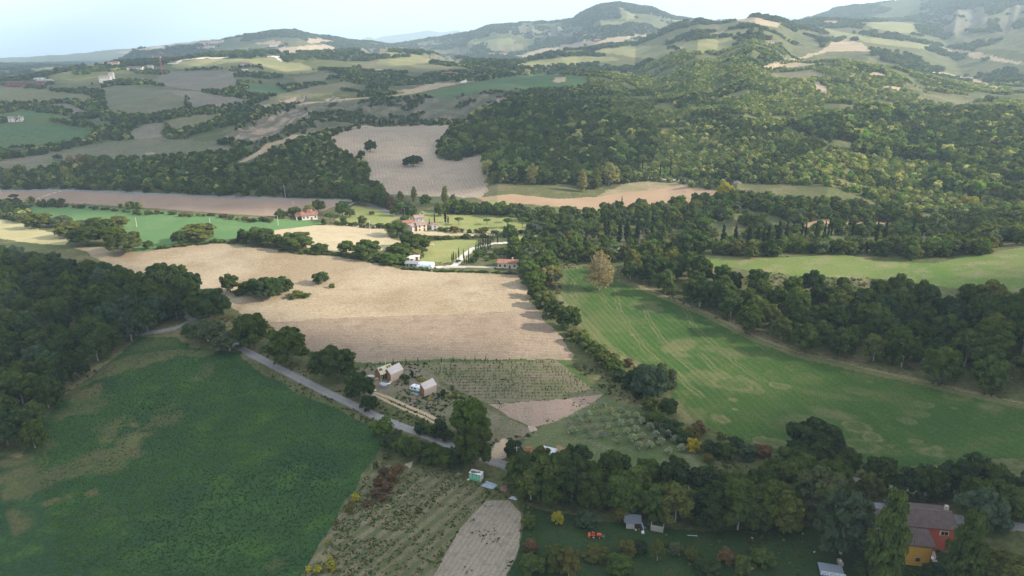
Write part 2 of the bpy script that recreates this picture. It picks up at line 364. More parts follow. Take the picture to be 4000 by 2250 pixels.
R('stubble_field', g_tan, [[(1292,142),(1350,127),(1450,107),(1550,94),(1650,84),(1680,82),(1640,90),(1500,112),(1400,132),(1310,147)],
  [(1930,165),(1990,150),(2060,130),(2090,110),(2130,98),(2170,110),(2200,130),(2160,128),(2080,130),(2000,155)], [(1822,47),(1900,44),(1960,58),(1960,70),(1900,60)],
  [(2360,118),(2450,130),(2540,150),(2600,165),(2530,157),(2420,140),(2360,127)], [(2310,178),(2345,178),(2450,197),(2530,226),(2500,226),(2430,205),(2340,186)],
  [(2225,218),(2270,219),(2275,228),(2230,227)], [(2042,208),(2062,202),(2085,225),(2088,245),(2070,240),(2050,228)], [(2200,180),(2240,190),(2230,196),(2185,190)],
  [(640,107),(690,102),(710,106),(700,112),(650,112)], [(668,122),(720,118),(810,112),(850,118),(840,128),(760,132),(700,132)], [(772,97),(800,96),(850,104),(840,108),(775,108)],
  [(285,133),(395,117),(425,120),(420,126),(340,134)], [(1395,195),(1420,194),(1425,204),(1408,208),(1392,206)], [(930,176),(955,172),(965,178),(945,182)],
  [(1000,228),(1040,222),(1090,208),(1130,208),(1150,212),(1080,226),(1020,235)], [(1685,117),(1705,116),(1720,124),(1700,126)],
  [(1920,165),(2000,158),(2070,160),(2000,168),(1930,174)], [(2110,195),(2160,183),(2170,190),(2120,200)]], 4)
R('clay_gullies', g_bad, [[(560,350),(600,322),(650,298),(700,280),(740,268),(790,275),(765,300),(720,330),(700,355),(640,360),(600,365)],
  [(700,245),(770,238),(780,255),(700,262)], [(835,240),(850,242),(860,258),(810,256)], [(835,262),(860,275),(880,308),(860,305),(830,290)], [(930,265),(945,270),(925,300),(915,295)],
  [(975,262),(990,262),(985,290),(950,305),(945,298)], [(1140,245),(1165,250),(1160,262),(1150,270)]], 3)
R('clay_cliffs', g_far, [
  [(1285,68),(1350,66),(1440,62),(1480,72),(1520,90),(1500,98),(1430,96),(1380,88),(1330,90),(1290,86)], [(1010,125),(1060,110),(1130,98),(1180,92),(1160,108),(1100,118),(1060,128)],
  [(1060,138),(1120,136),(1180,150),(1160,160),(1100,158)], [(1450,95),(1500,82),(1515,95),(1470,103)], [(1150,115),(1180,120),(1190,138),(1160,138)],
  [(2305,45),(2400,30),(2460,15),(2480,20),(2490,45),(2480,70),(2420,75),(2450,88),(2400,92),(2350,65)], [(2510,60),(2540,15),(2600,0),(2620,20),(2560,50),(2540,85),(2515,85)],
  [(895,125),(940,120),(980,128),(960,140),(920,138)]], 3)
R('badland_slope', region_mat('thin_scrub', (.10,.11,.06), (.22,.185,.135), (.07,.085,.04), n1=.022, n2=.06, n3=.4, stripe=(14, 38, .6), rowc=(.07,.08,.045), bump=1),
  [[(700,262),(900,256),(1050,248),(1150,245),(1250,225),(1340,225),(1250,260),(1170,305),(1140,312),(920,318),(850,325),(760,345),(700,380),(620,420),(585,415),(640,362),(720,332),(765,300),(790,275)]], 3)
R('tilled_hillside', region_mat('tilled_hillside', (.33,.265,.20), (.38,.31,.235), (.29,.235,.17), n1=.012, n2=.06, n3=.5, stripe=(-12, 3.5, .18), contrast=.7),
  [[(825,345),(870,330),(920,320),(1130,314),(1135,340),(1105,370),(1095,400),(1150,405),(1180,395),(1225,388),(1225,430),(1225,480),(1210,497),(1080,495),(980,490),(930,460),(930,430),(900,400),(850,380)]], 2.5)
# valley floor
R('straw_bank', region_mat('straw_bank', (.26,.22,.13), (.17,.16,.08), (.34,.28,.18), n1=.03, n2=.15), [[(1530,478),(1570,462),(1620,455),(1690,458),(1760,470),(1700,472),(1640,480),(1560,487),(1500,494)]], 3)
R('ploughed_field', region_mat('ploughed_brown', (.27,.195,.145), (.32,.235,.175), None, n1=.02, n2=.1, stripe=(80, 4, .15), contrast=.6),
  [[(-300,487),(0,482),(150,480),(350,488),(650,498),(870,503),(862,512),(800,535),(700,545),(560,537),(400,525),(200,512),(40,508),(-300,515)]], .8)
R('ploughed_field', region_mat('ploughed_tan', (.31,.215,.13), (.36,.255,.165), None, n1=.02, n2=.1, stripe=(70, 4, .15), contrast=.6),
  [[(1195,497),(1290,488),(1400,500),(1500,495),(1560,485),(1660,475),(1720,468),(1820,483),(1800,500),(1700,515),(1600,530),(1500,530),(1400,520),(1300,512),(1220,507)],
   [(1975,560),(2060,556),(2250,559),(2260,566),(2100,568),(1990,572)]], 1)
R('green_field', region_mat('sown_green', (.095,.185,.065), (.115,.21,.075), (.15,.22,.085), n1=.02, n2=.08, n3=.7, stripe=(84, 5, .12), contrast=.5),
  [[(40,515),(200,518),(400,530),(560,545),(700,550),(820,558),(800,566),(700,580),(600,598),(480,612),(400,625),(345,637),(320,600),(250,575),(150,555),(100,545)]], .8)
R('hay_field', region_mat('hay_field', (.38,.34,.17), (.43,.38,.21), (.33,.31,.14), n1=.03, n2=.12, stripe=(40, 5, .15), contrast=.5), [[(0,550),(60,562),(110,580),(170,598),(170,615),(80,612),(0,600),(-300,590),(-300,545)]], 1)
R('meadow', region_mat('valley_meadow', (.20,.235,.075), (.25,.255,.095), (.30,.27,.12), n1=.02, n2=.1, n3=.8, contrast=.5),
  [[(885,518),(915,511),(980,533),(1012,545),(985,560),(960,567),(860,560),(840,552)], [(1060,530),(1130,538),(1280,543),(1330,560),(1345,578),(1200,585),(1080,580),(1060,560)],
   [(1075,608),(1150,602),(1200,605),(1215,640),(1150,662),(1060,658),(1065,630)], [(1465,630),(1560,622),(1640,625),(1600,638),(1570,645),(1480,642)],
   [(1240,500),(1300,515),(1300,530),(1180,525)], [(2250,569),(2400,566),(2576,570),(2700,572),(2700,582),(2560,578),(2400,572)], [(1290,585),(1420,590),(1420,610),(1300,605)]], 1)
R('stubble_field', region_mat('pale_stubble', (.42,.345,.225), (.46,.385,.25), (.33,.31,.16), n1=.02, n2=.09, n3=.9, contrast=.5),
  [[(690,579),(780,568),(860,563),(960,570),(980,600),(1010,607),(1000,627),(900,632),(860,637),(800,627),(730,617),(700,602)], [(1028,581),(1240,583),(1250,593),(1030,592)]], .8)
GOLD = 1
R('stubble_field', region_mat('golden_stubble', (.28,.215,.135), (.39,.325,.225), (.26,.20,.125), n1=.011, n2=.06, n3=.9, stripe=(rowang(700,740,1280,735), 2.3, .10), contrast=.8),
  [[(190,622),(260,622),(345,635),(400,628),(480,612),(560,612),(640,623),(720,632),(800,640),(870,650),(950,662),(1010,675),(1100,682),(1200,685),(1300,690),(1325,730),(1350,778),(1200,786),(1100,792),(900,797),(672,812),(590,777),(560,742),(480,717),(430,692),(400,667),(330,702),(290,672),(230,642)]], 1.3)
R('stubble_field', region_mat('dark_stubble', (.27,.21,.15), (.32,.25,.18), (.20,.155,.11), n1=.03, n2=.18, n3=1.3, stripe=(rowang(750,860,1380,850), 1.7, .30), contrast=1.0),
  [[(672,812),(900,797),(1100,792),(1200,786),(1350,778),(1395,830),(1445,892),(1440,905),(1250,903),(900,920),(880,900),(780,880),(700,842)]], 1.3)
# around the cabins
R('yard', region_mat('bare_yard', (.22,.18,.14), (.16,.155,.085), (.10,.125,.055), n1=.06, n2=.2, n3=1.2),
  [[(890,925),(1000,909),(1140,903),(1100,960),(1150,1000),(1200,1020),(1300,1067),(1340,1077),(1330,1105),(1250,1112),(1240,1150),(1100,1052),(940,985),(915,960)]], .8)
R('vineyard_soil', region_mat('vineyard_soil', (.235,.18,.13), (.175,.165,.09), (.12,.145,.06), n1=.05, n2=.2, n3=1.1, stripe=(rowang(1180,950,1450,955), 2.5, .5), rowc=(.10,.125,.05)), [[(1140,904),(1400,905),(1512,990),(1440,1000),(1232,1015),(1160,990),(1060,925)]], .4)
R('grass_strip', region_mat('bright_grass', (.065,.11,.032), (.10,.13,.045), n1=.05, n2=.3), [[(1400,905),(1425,907),(1480,955),(1522,990),(1508,990),(1450,945)], [(885,912),(1100,904),(1400,902),(1400,906),(1120,911),(1000,914),(890,921)]], .8)
R('bare_plot', region_mat('reddish_soil', (.36,.26,.20), (.31,.235,.18), (.24,.2,.14), n1=.06, n2=.3, contrast=.8), [[(1232,1016),(1440,1001),(1515,992),(1480,1022),(1400,1062),(1340,1074),(1290,1056)]], .6)
R('grove_grass', region_mat('grove_grass', (.085,.125,.045), (.12,.145,.06), (.20,.18,.12), n1=.04, n2=.2),
  [[(1515,995),(1560,1010),(1640,1040),(1720,1110),(1790,1175),(1740,1192),(1500,1168),(1400,1152),(1290,1140),(1330,1100),(1370,1072),(1480,1024)]], .8)
R('pale_ground', region_mat('pale_ground', (.46,.37,.28), (.38,.31,.24), n1=.1, n2=.5), [[(1240,1113),(1268,1112),(1280,1140),(1268,1152),(1240,1160),(1236,1140)], [(1330,1072),(1350,1070),(1356,1082),(1335,1086)], [(1015,1168),(1040,1160),(1030,1178)]], .5)
R('seed_bed', region_mat('orange_soil', (.30,.19,.10), (.36,.24,.13), n1=.1, n2=.5, stripe=(60, 1.1, .5)), [[(1400,1122),(1410,1121),(1460,1146),(1455,1151),(1400,1135)]], .3)
# foreground
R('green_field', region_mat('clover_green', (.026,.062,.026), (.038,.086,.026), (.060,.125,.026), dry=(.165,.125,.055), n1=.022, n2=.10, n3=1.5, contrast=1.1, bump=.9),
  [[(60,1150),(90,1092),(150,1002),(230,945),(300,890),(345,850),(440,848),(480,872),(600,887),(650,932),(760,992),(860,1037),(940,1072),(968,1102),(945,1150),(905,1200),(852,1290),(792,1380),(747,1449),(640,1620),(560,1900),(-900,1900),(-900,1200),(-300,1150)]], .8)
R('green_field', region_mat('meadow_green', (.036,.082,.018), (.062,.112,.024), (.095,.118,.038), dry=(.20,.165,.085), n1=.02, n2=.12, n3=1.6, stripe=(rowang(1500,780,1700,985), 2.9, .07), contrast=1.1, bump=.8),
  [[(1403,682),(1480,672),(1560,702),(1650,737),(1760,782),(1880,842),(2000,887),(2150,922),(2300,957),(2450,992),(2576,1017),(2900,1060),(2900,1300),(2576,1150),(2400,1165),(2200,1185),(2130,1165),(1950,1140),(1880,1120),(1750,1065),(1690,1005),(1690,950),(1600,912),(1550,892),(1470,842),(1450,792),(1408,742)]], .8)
R('meadow', region_mat('high_meadow', (.10,.165,.035), (.15,.185,.055), (.24,.20,.12), n1=.02, n2=.08, n3=1.1, contrast=.7),
  [[(1740,640),(1830,643),(1960,648),(2130,640),(2200,655),(2350,662),(2420,648),(2576,622),(2900,590),(2900,800),(2576,735),(2400,725),(2200,700),(2000,695),(1850,675),(1760,662)]], .8)
R('weedy_ground', region_mat('weedy_rows', (.15,.135,.075), (.21,.18,.115), (.085,.10,.04), n1=.05, n2=.35, n3=1.8, stripe=(rowang(880,1440,1170,1210), 3.4, .6), rowc=(.06,.09,.03)),
  [[(1010,1180),(1090,1172),(1170,1190),(1235,1240),(1195,1278),(1135,1360),(1085,1449),(1020,1620),(660,1620),(750,1449),(850,1292),(950,1155)]], .6)
R('bare_plot', region_mat('pale_tilled', (.27,.23,.18), (.31,.265,.205), (.17,.15,.11), dry=(.09,.10,.05), n1=.05, n2=.5, n3=2.0, stripe=(rowang(1100,1440,1225,1262), 1.3, .22), contrast=.8),
  [[(1225,1257),(1282,1260),(1312,1292),(1305,1380),(1282,1449),(1250,1620),(980,1620),(1088,1449),(1140,1362),(1192,1285)]], .4)
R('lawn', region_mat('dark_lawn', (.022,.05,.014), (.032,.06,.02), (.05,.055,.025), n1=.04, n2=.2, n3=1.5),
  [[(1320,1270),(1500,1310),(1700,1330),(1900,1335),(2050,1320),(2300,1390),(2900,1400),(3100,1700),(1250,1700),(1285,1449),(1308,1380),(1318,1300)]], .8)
R('clearing', region_mat('clearing_grass', (.07,.12,.04), (.09,.13,.05), n1=.05, n2=.2), [[(130,725),(200,716),(330,718),(320,735),(150,748)]], .8)
grav = region_mat('gravel', (.42,.38,.33), (.36,.33,.29), n1=.1, n2=.8, n3=2, contrast=.5)
asph = region_mat('worn_asphalt', (.20,.195,.195), (.25,.24,.235), (.165,.16,.16), dry=(.33,.31,.28), n1=.08, n2=.7, n3=2.5, contrast=.5, bump=.2)
white_road = region_mat('chalk_road', (.62,.58,.5), (.55,.52,.45), n1=.05, n2=.3, contrast=.3)
dirt = region_mat('dirt_track', (.50,.38,.25), (.44,.34,.23), n1=.1, n2=.6, contrast=.6)
ROADS = [  # name, material, width, polyline
 ('lane', asph, 4.0, [(322,843),(372,838),(432,828),(468,815),(484,804),(520,822),(575,858),(640,894),(720,936),(800,976),(870,1011),(935,1042),(1010,1073),(1040,1083),(1120,1115),(1180,1137),(1240,1160),(1300,1180),(1390,1200),(1500,1222),(1650,1246),(1870,1272),(2030,1275),(2150,1278),(2210,1287),(2330,1300),(2450,1312),(2540,1322),(2650,1338),(2900,1370)]),
 ('side_lane', grav, 2.6, [(2120,1198),(2180,1212),(2245,1228),(2330,1240)]),
 ('side_lane', grav, 3.0, [(484,804),(468,792),(450,782),(430,770)]),
 ('side_lane', dirt, 2.6, [(1240,1150),(1262,1125),(1268,1108)]),
 ('country_road', asph, 7.0, [(-300,488),(0,480),(130,478),(200,480),(350,487),(500,493),(650,498),(800,503),(905,505)]),
 ('country_road', asph, 6.5, [(895,508),(925,513),(960,526),(990,537),(1020,548),(1040,552)]),
 ('footpath', grav, 2.0, [(30,512),(85,503),(120,490),(152,481)]),
 ('footpath', grav, 2.5, [(860,522),(880,515),(900,506)]),
 ('driveway', white_road, 4.0, [(1100,672),(1140,670),(1150,662),(1158,650),(1166,643),(1190,625),(1240,612),(1290,610),(1340,612)]),
 ('driveway', grav, 4.0, [(1120,672),(1180,671),(1230,672),(1260,673)]),
 ('field_edge', region_mat('field_edge', (.13,.15,.06), (.2,.19,.09)), 1.6, [(1015,675),(1100,684),(1200,687),(1300,691)]),
 ('country_road', g_tan, 9.0, [(585,415),(620,400),(680,362),(760,340),(850,325),(914,319),(960,317)]),
 ('country_road', g_tan, 9.0, [(560,275),(644,268),(780,258),(906,247),(980,242),(1060,230),(1169,206),(1250,196)]),
 ('chalk_road', white_road, 11.0, [(378,160),(440,160),(460,150),(520,145),(560,145),(600,140),(700,142)]),
 ('chalk_road', white_road, 11.0, [(694,141),(702,148),(709,153)]),
 ('chalk_road', white_road, 12.0, [(1165,208),(1178,199),(1200,193),(1225,192)]),
 ('footpath', grav, 5.0, [(1640,448),(1680,452),(1760,457),(1860,458)]),
]
TRACKS = [  # wheel tracks in dirt
 (dirt, .75, [(945,988),(985,1003),(1030,1024),(1070,1041),(1096,1053)]), (dirt, .6, [(940,993),(975,1010),(1015,1029),(1060,1047),(1090,1062)]),
]

def inpoly(px, py, poly):
    poly = np.asarray(poly); m = (px >= poly[:,0].min()) & (px <= poly[:,0].max()) & (py >= poly[:,1].min()) & (py <= poly[:,1].max())
    idx = np.nonzero(m)[0]; x = px[idx]; y = py[idx]; inside = np.zeros(len(idx), bool); n = len(poly); j = n-1
    for i in range(n):
        xi, yi = poly[i]; xj, yj = poly[j]
        if yi != yj:
            c = ((yi > y) != (yj > y)) & (x < (xj-xi)*(y-yi)/(yj-yi) + xi); inside ^= c
        j = i
    out = np.zeros(len(px), bool); out[idx[inside]] = True; return out
def world_poly(pts, step=14, closed=True):
    P = []
    n = len(pts)
    for i in range(n if closed else n-1):
        a = pts[i]; b = pts[(i+1) % n]; k = max(1, int(math.hypot(b[0]-a[0], b[1]-a[1])/step))
        for q in range(k): P.append((a[0]+(b[0]-a[0])*q/k, a[1]+(b[1]-a[1])*q/k))
    if not closed: P.append(pts[-1])
    return cast([p[0] for p in P], [p[1] for p in P])[:, :2]
def near_line(px, py, line, w):
    """mask of points closer than w to the polyline"""
    out = np.zeros(len(px), bool)
    for (x0, y0), (x1, y1) in zip(line[:-1], line[1:]):
        if math.hypot(x1-x0, y1-y0) > 900: continue
        m = (px > min(x0, x1)-w) & (px < max(x0, x1)+w) & (py > min(y0, y1)-w) & (py < max(y0, y1)+w); idx = np.nonzero(m)[0]
        dx, dy = x1-x0, y1-y0; L = dx*dx+dy*dy+1e-9; t = np.clip(((px[idx]-x0)*dx+(py[idx]-y0)*dy)/L, 0, 1)
        d = np.hypot(px[idx]-x0-t*dx, py[idx]-y0-t*dy); out[idx[d < w]] = True
    return out
fx = ((GX[:-1,:-1]+GX[1:,1:]+GX[1:,:-1]+GX[:-1,1:])/4).ravel(); fy = ((GY[:-1,:-1]+GY[1:,1:]+GY[1:,:-1]+GY[:-1,1:])/4).ravel()
n1 = fbm(fx, fy, 9, 3, 51)-.5; n2 = fbm(fx, fy, 9, 3, 77)-.5
fD = np.hypot(fx, fy)
RID = np.zeros(len(fx), np.int16)
for k, (nm, mt, polys, jit) in enumerate(REG):
    for pl in polys:
        wp = world_poly(pl); RID[inpoly(fx + n1*jit*4, fy + n2*jit*4, wp)] = k
for nm, mt, wd, line in ROADS:
    REG.append((nm, mt, None, 0)); RID[near_line(fx + n1*.7, fy + n2*.7, world_poly(line, 8, False), wd/2)] = len(REG)-1
REG.append(('dirt_track', dirt, None, 0))
for mt, wd, line in TRACKS: RID[near_line(fx + n1*.5, fy + n2*.5, world_poly(line, 8, False), wd)] = len(REG)-1
RIDG = RID.reshape(NA-1, NR-1)
# gullies: ridged relief on the clay slopes
bad = np.zeros_like(GZ)
for k, r in enumerate(REG):
    if r[0] in ('clay_gullies', 'badland_slope', 'clay_cliffs'):
        m = (RIDG == k).astype(float); bad[:-1, :-1] += m*(.55 if r[0] == 'badland_slope' else 1.0)
for _ in range(6):
    bad[1:-1, 1:-1] = (bad[1:-1, 1:-1]*4 + bad[2:, 1:-1] + bad[:-2, 1:-1] + bad[1:-1, 2:] + bad[1:-1, :-2])/8
sc = np.clip(GD/1400, .8, 3.0)
gul = fbm(GX/sc, GY/sc*.35, 34, 3, 91, True)
GZ += bad*(gul-.72)*48*sc*.6

# dry and bare patches: (x, y, half width, half height, strength, ring)
PATCH = [(2155,1075,38,14,.8,1),(2195,1098,26,14,1,1),(2170,1120,45,18,.6,1),(2283,1060,22,7,.7,0),(2310,1042,26,6,.7,0),(2330,1018,22,6,.8,1),(2340,1135,44,16,.6,1),(2305,1110,30,10,.5,1),(2398,998,30,11,.55,1),(2400,1026,22,7,.6,0),
 (2490,1025,30,10,.6,0),(2245,1123,18,7,.5,0),(1954,968,26,9,.95,1),(1848,962,50,18,.75,1),(1880,970,42,16,.6,1),(1845,1006,16,6,.8,0),(1850,1030,13,4,.8,0),(1820,1057,42,16,.8,1),(1936,1112,46,16,.8,1),(1716,870,26,14,.95,0),(1680,880,18,8,.8,0),
 (1715,892,28,7,.8,0),(1790,878,30,8,.5,0),(1840,890,35,12,.6,0),(1600,768,22,12,.45,0),(1590,842,18,8,.7,0),(1640,775,30,9,.6,0),(1635,765,22,9,.5,0),(1448,755,40,40,.35,0),(1420,700,16,40,.3,0),(1500,800,70,45,.28,0),(1560,820,60,40,.25,0),
 (1750,950,90,18,.35,0),(1780,940,70,14,.5,0),(1700,1020,40,28,.6,0),(1740,1040,60,30,.45,0),(2090,1040,60,12,.55,0),(2010,1060,110,20,.4,0),(2190,960,16,5,.5,0),(2128,938,20,5,.4,0),(2030,905,30,9,.5,0),(2030,950,50,14,.3,0),(2280,940,14,6,.4,0),
 (2160,985,60,12,.3,0),(2240,1000,70,20,.25,0),(2060,1120,60,14,.4,0),(2400,965,30,8,.3,0),(2120,1000,90,8,.3,0),
 (330,1110,90,70,.75,0),(250,1150,70,34,.8,0),(160,1190,90,26,.75,0),(60,1225,110,30,.7,0),(340,1070,26,16,.9,0),(400,1055,60,28,.6,0),(20,1320,60,40,.7,0),(30,1200,70,26,.8,0),(230,1240,20,9,1,0),(175,1248,14,6,1,0),(130,1262,26,9,1,0),(40,1160,60,20,.8,0),(200,1030,60,20,.6,0),
 (225,985,60,22,.9,0),(270,935,60,22,.8,0),(350,915,70,14,.8,0),(415,900,50,12,.8,0),(150,1050,40,18,.6,0),(520,935,20,22,.55,0),(500,950,18,14,.5,0),(110,1120,40,20,.6,0),(400,865,80,14,.5,0),(240,1295,60,12,.3,0),(700,1420,30,20,.5,0),(820,1400,30,20,.6,0),
 (2250,665,60,6,.6,0),(2450,690,50,8,.5,0),(2130,700,60,7,.5,0),(1870,650,60,10,.7,0),(2500,660,40,6,.5,0),(1700,620,30,5,.4,0)]
LINES = [([(322,843),(372,838),(432,828),(468,815),(520,822),(575,858),(640,894),(720,936),(800,976),(870,1011),(935,1042),(1010,1073),(1120,1115),(1240,1160),(1390,1200)], 1.6, .55), ([(1432,742),(1460,790),(1500,835),(1550,880),(1600,915),(1650,950)], 1.0, .6), ([(1550,728),(1556,775),(1590,830),(1622,880),(1662,912)], 1.0, .5), ([(1610,758),(1640,815),(1665,855),(1700,895),(1760,940),(1800,975)], 1.0, .5),
 ([(1722,775),(1750,825),(1800,870),(1860,920),(1905,950),(1925,960)], 1.0, .5), ([(1760,890),(1800,930),(1840,950)], 1.2, .5), ([(1700,935),(1730,970),(1770,1000)], 1.2, .6), ([(1445,700),(1440,725),(1450,760)], 1.0, .6),
 ([(1820,785),(1870,835),(1930,880)], 1.2, .4), ([(1500,700),(1520,760),(1580,830),(1640,880)], .8, .35), ([(90,1090),(110,1160),(60,1260)], 1.2, .4), ([(700,838),(900,800),(1100,794)], 1.0, .3),
 ([(150,1000),(240,940),(330,900),(440,885),(520,890)], 3.0, .55), ([(1410,690),(1412,740),(1455,800),(1500,850),(1560,900),(1620,925)], 3.0, .5), ([(1560,705),(1660,742),(1780,792),(1900,852),(2000,890),(2150,925),(2330,965),(2576,1022)], 2.6, .8)]
vx = GX.ravel(); vy = GY.ravel(); vD = GD.ravel(); dry = np.zeros(len(vx)); near = np.nonzero((vD < 620) & (abs(GA.ravel()) < .72))[0]
nx_ = vx[near]; ny_ = vy[near]; nn = fbm(nx_, ny_, 4.5, 3, 31)-.5; nm_ = fbm(nx_, ny_, 14, 3, 37)-.5; dloc = np.zeros(len(near))
for px_, py_, rx_, ry_, st, ring in PATCH:
    c = at(px_, py_); m = mpp(c); rw = rx_*m; rh = ry_*m*math.hypot(c.x, c.y, CAM_H-c.z)/(CAM_H-c.z); ca = math.atan2(c.x, c.y)
    sel = np.nonzero((abs(nx_-c.x) < 2*max(rw, rh)) & (abs(ny_-c.y) < 2*max(rw, rh)))[0]
    dx = nx_[sel]-c.x; dy = ny_[sel]-c.y; lx = dx*math.cos(ca)-dy*math.sin(ca); ly = dx*math.sin(ca)+dy*math.cos(ca)
    d = np.sqrt((lx/rw)**2 + (ly/rh)**2) + nn[sel]*.8 + nm_[sel]*(1.6 if not ring else 1.3)
    v = sstep(1.08, .9 if ring else .55, d)
    if ring: v = v*(.35 + .65*sstep(.5, .95, d))
    dloc[sel] = np.maximum(dloc[sel], v*st*(.85 + .9*nm_[sel]))
for line, w, st in LINES:
    wl = world_poly(line, 10, False)
    for off in ((-.9, .9) if w < 2 else (0,)):
        l2 = wl.copy(); dd = np.gradient(wl, axis=0); dd /= np.linalg.norm(dd, axis=1)[:, None]+1e-9; l2 = l2 + np.stack([-dd[:,1], dd[:,0]], 1)*off
        mk = near_line(nx_ + nn*1.5, ny_ + nm_*1.5, l2, w*.42 if w < 2 else w); dloc[mk] = np.maximum(dloc[mk], st)
dry[near] = dloc
# one terrain sheet, split face by face into its fields, roads and grounds
vid = np.arange(NA*NR).reshape(NA, NR)
FQ = np.stack([vid[:-1,:-1], vid[1:,:-1], vid[1:,1:], vid[:-1,1:]], -1).reshape(-1, 4)
VV = np.stack([vx, vy, GZ.ravel()], 1)
groups = {}
for k, r in enumerate(REG): groups.setdefault((r[0], r[1].name), []).append(k)
for (nm, _), ks in groups.items():
    m = np.isin(RID, ks); q = FQ[m][:, ::-1]
    if len(q) == 0: continue
    used, inv = np.unique(q, return_inverse=True)
    me = mesh_np(nm, VV[used], inv.reshape(-1, 4), REG[ks[0]][1], smooth=True)
    at_ = me.attributes.new('dry', 'FLOAT', 'POINT'); at_.data.foreach_set('value', dry[used].astype(np.float32))
    o = bpy.data.objects.new(nm, me); COL.objects.link(o); o['kind'] = 'structure'
def region_at(X, Y):
    a = np.arctan2(X, Y); D = np.hypot(X, Y)
    i = np.clip(np.searchsorted(AZ, a)-1, 0, NA-2); j = np.clip(np.searchsorted(DR, D)-1, 0, NR-2); return RIDG[i, j]

# ---------------------------------------------------------------- clouds overhead (outside the picture) that shade parts of the land
def cloud_mat(tf):
  t = NT('cloud'); d_ = t.n('ShaderNodeBsdfDiffuse'); d_.inputs[0].default_value = (.9,.9,.92,1); tl = t.n('ShaderNodeBsdfTranslucent'); tl.inputs[0].default_value = (.9,.9,.92,1)
  tr = t.n('ShaderNodeBsdfTransparent'); m1 = t.n('ShaderNodeMixShader'); m2 = t.n('ShaderNodeMixShader'); m1.inputs[0].default_value = .5
  t.l(d_.outputs[0], m1.inputs[1]); t.l(tl.outputs[0], m1.inputs[2]); m2.inputs[0].default_value = tf; t.l(tr.outputs[0], m2.inputs[1]); t.l(m1.outputs[0], m2.inputs[2]); t.l(m2.outputs[0], t.out.inputs[0])
  return t.m
CM = {'dark': cloud_mat(.6), 'thick': cloud_mat(.42), 'thin': cloud_mat(.21)}
CLOUDS = [  # (outline of its shadow in the photo, puff radius m, density, label)
 ([(-700,1000),(-100,850),(0,700),(90,620),(180,650),(300,730),(400,760),(470,770),(560,830),(680,860),(900,870),(1150,880),(1300,960),(1420,1010),(1500,1060),(1700,1110),(1900,1050),(1990,990),(2060,920),(1980,860),(2100,780),(2300,730),(2576,690),(3100,690),(3300,1800),(-1400,1800)], 17, 1.0, 'large grey cloud outside the picture shading the foreground fields'),
 ([(1200,1210),(1500,1130),(1800,1150),(2200,1060),(3000,1000),(3300,1800),(1000,1800)], 22, .7, 'dark cloud outside the picture shading the yellow farmhouse'),
 ([(-400,505),(0,498),(400,508),(600,520),(700,520),(870,505),(960,480),(1080,485),(1180,470),(1260,440),(1330,470),(1420,440),(1500,400),(1560,330),(1640,270),(1560,215),(1480,195),(1300,185),(1150,180),(1000,168),(860,185),(700,175),(560,170),(420,165),(330,200),(200,215),(0,200),(-400,200)], 60, 1.0, 'broad cloud outside the picture shading the left hills'),
 ([(0,160),(300,155),(420,125),(560,112),(640,112),(600,125),(420,142),(200,175),(0,195),(-300,200)], 200, .8, 'long cloud outside the picture shading the far plain'),
]
import bmesh
_bm = bmesh.new(); bmesh.ops.create_icosphere(_bm, subdivisions=2, radius=1.0); ICO_V = np.array([v.co[:] for v in _bm.verts]); ICO_F = np.array([[v.index for v in f.verts] for f in _bm.faces]); _bm.free()
_bm = bmesh.new(); bmesh.ops.create_icosphere(_bm, subdivisions=1, radius=1.0); ICO1_V = np.array([v.co[:] for v in _bm.verts]); ICO1_F = np.array([[v.index for v in f.verts] for f in _bm.faces]); _bm.free()
for outline, pr, dens, lab in CLOUDS:
    wp = world_poly(outline, 40); zg = float(np.median(hz(wp[:,0], wp[:,1]))); r_ = np.random.default_rng(len(outline))
    x0, y0 = wp.min(0); x1, y1 = wp.max(0); alt = 1500.0
    area = (x1-x0)*(y1-y0); n = int(min(area/(pr*pr)*1.5*dens, 9000)); X = r_.uniform(x0, x1, n); Y = r_.uniform(y0, y1, n)
    k = inpoly(X, Y, wp); X = X[k]; Y = Y[k]; zt = hz(X, Y); V = []; T = []; s = SUN
    for i in range(len(X)):
        a_ = alt + r_.uniform(0, pr*1.2); q = (a_-zt[i])/s.z; c = np.array([X[i]+s.x*q, Y[i]+s.y*q, a_]); rr = pr*r_.uniform(.7, 1.25)
        T.append(ICO1_F + len(ICO1_V)*i); V.append(ICO1_V*np.array([rr*1.3, rr*1.2, rr*.6])*(1+r_.uniform(-.12, .12, (len(ICO1_V), 1))) + c)
    me = mesh_np('cloud', np.concatenate(V), None, CM['dark' if pr == 22 else ('thick' if pr < 30 else 'thin')], True, np.concatenate(T))
    o = bpy.data.objects.new('cloud', me); COL.objects.link(o); o['kind'] = 'structure'; o['label'] = lab; o['category'] = 'cloud'

# ---------------------------------------------------------------- haze
hm = NT('haze'); pv = hm.n('ShaderNodeVolumePrincipled'); pv.inputs['Density'].default_value = 1.05e-4; pv.inputs['Color'].default_value = (.66,.84,1.0,1); pv.inputs['Anisotropy'].default_value = .1
hm.l(pv.outputs[0], hm.out.inputs['Volume'])
hb = MB().box((0, 22000, (GZ.max()+40-60)/2), (90000, 56000, GZ.max()+40+60)).build('haze', hm.m); hb['kind'] = 'stuff'; hb['label'] = 'thin blue air haze over the valley and hills'
hb.display_type = 'WIRE'
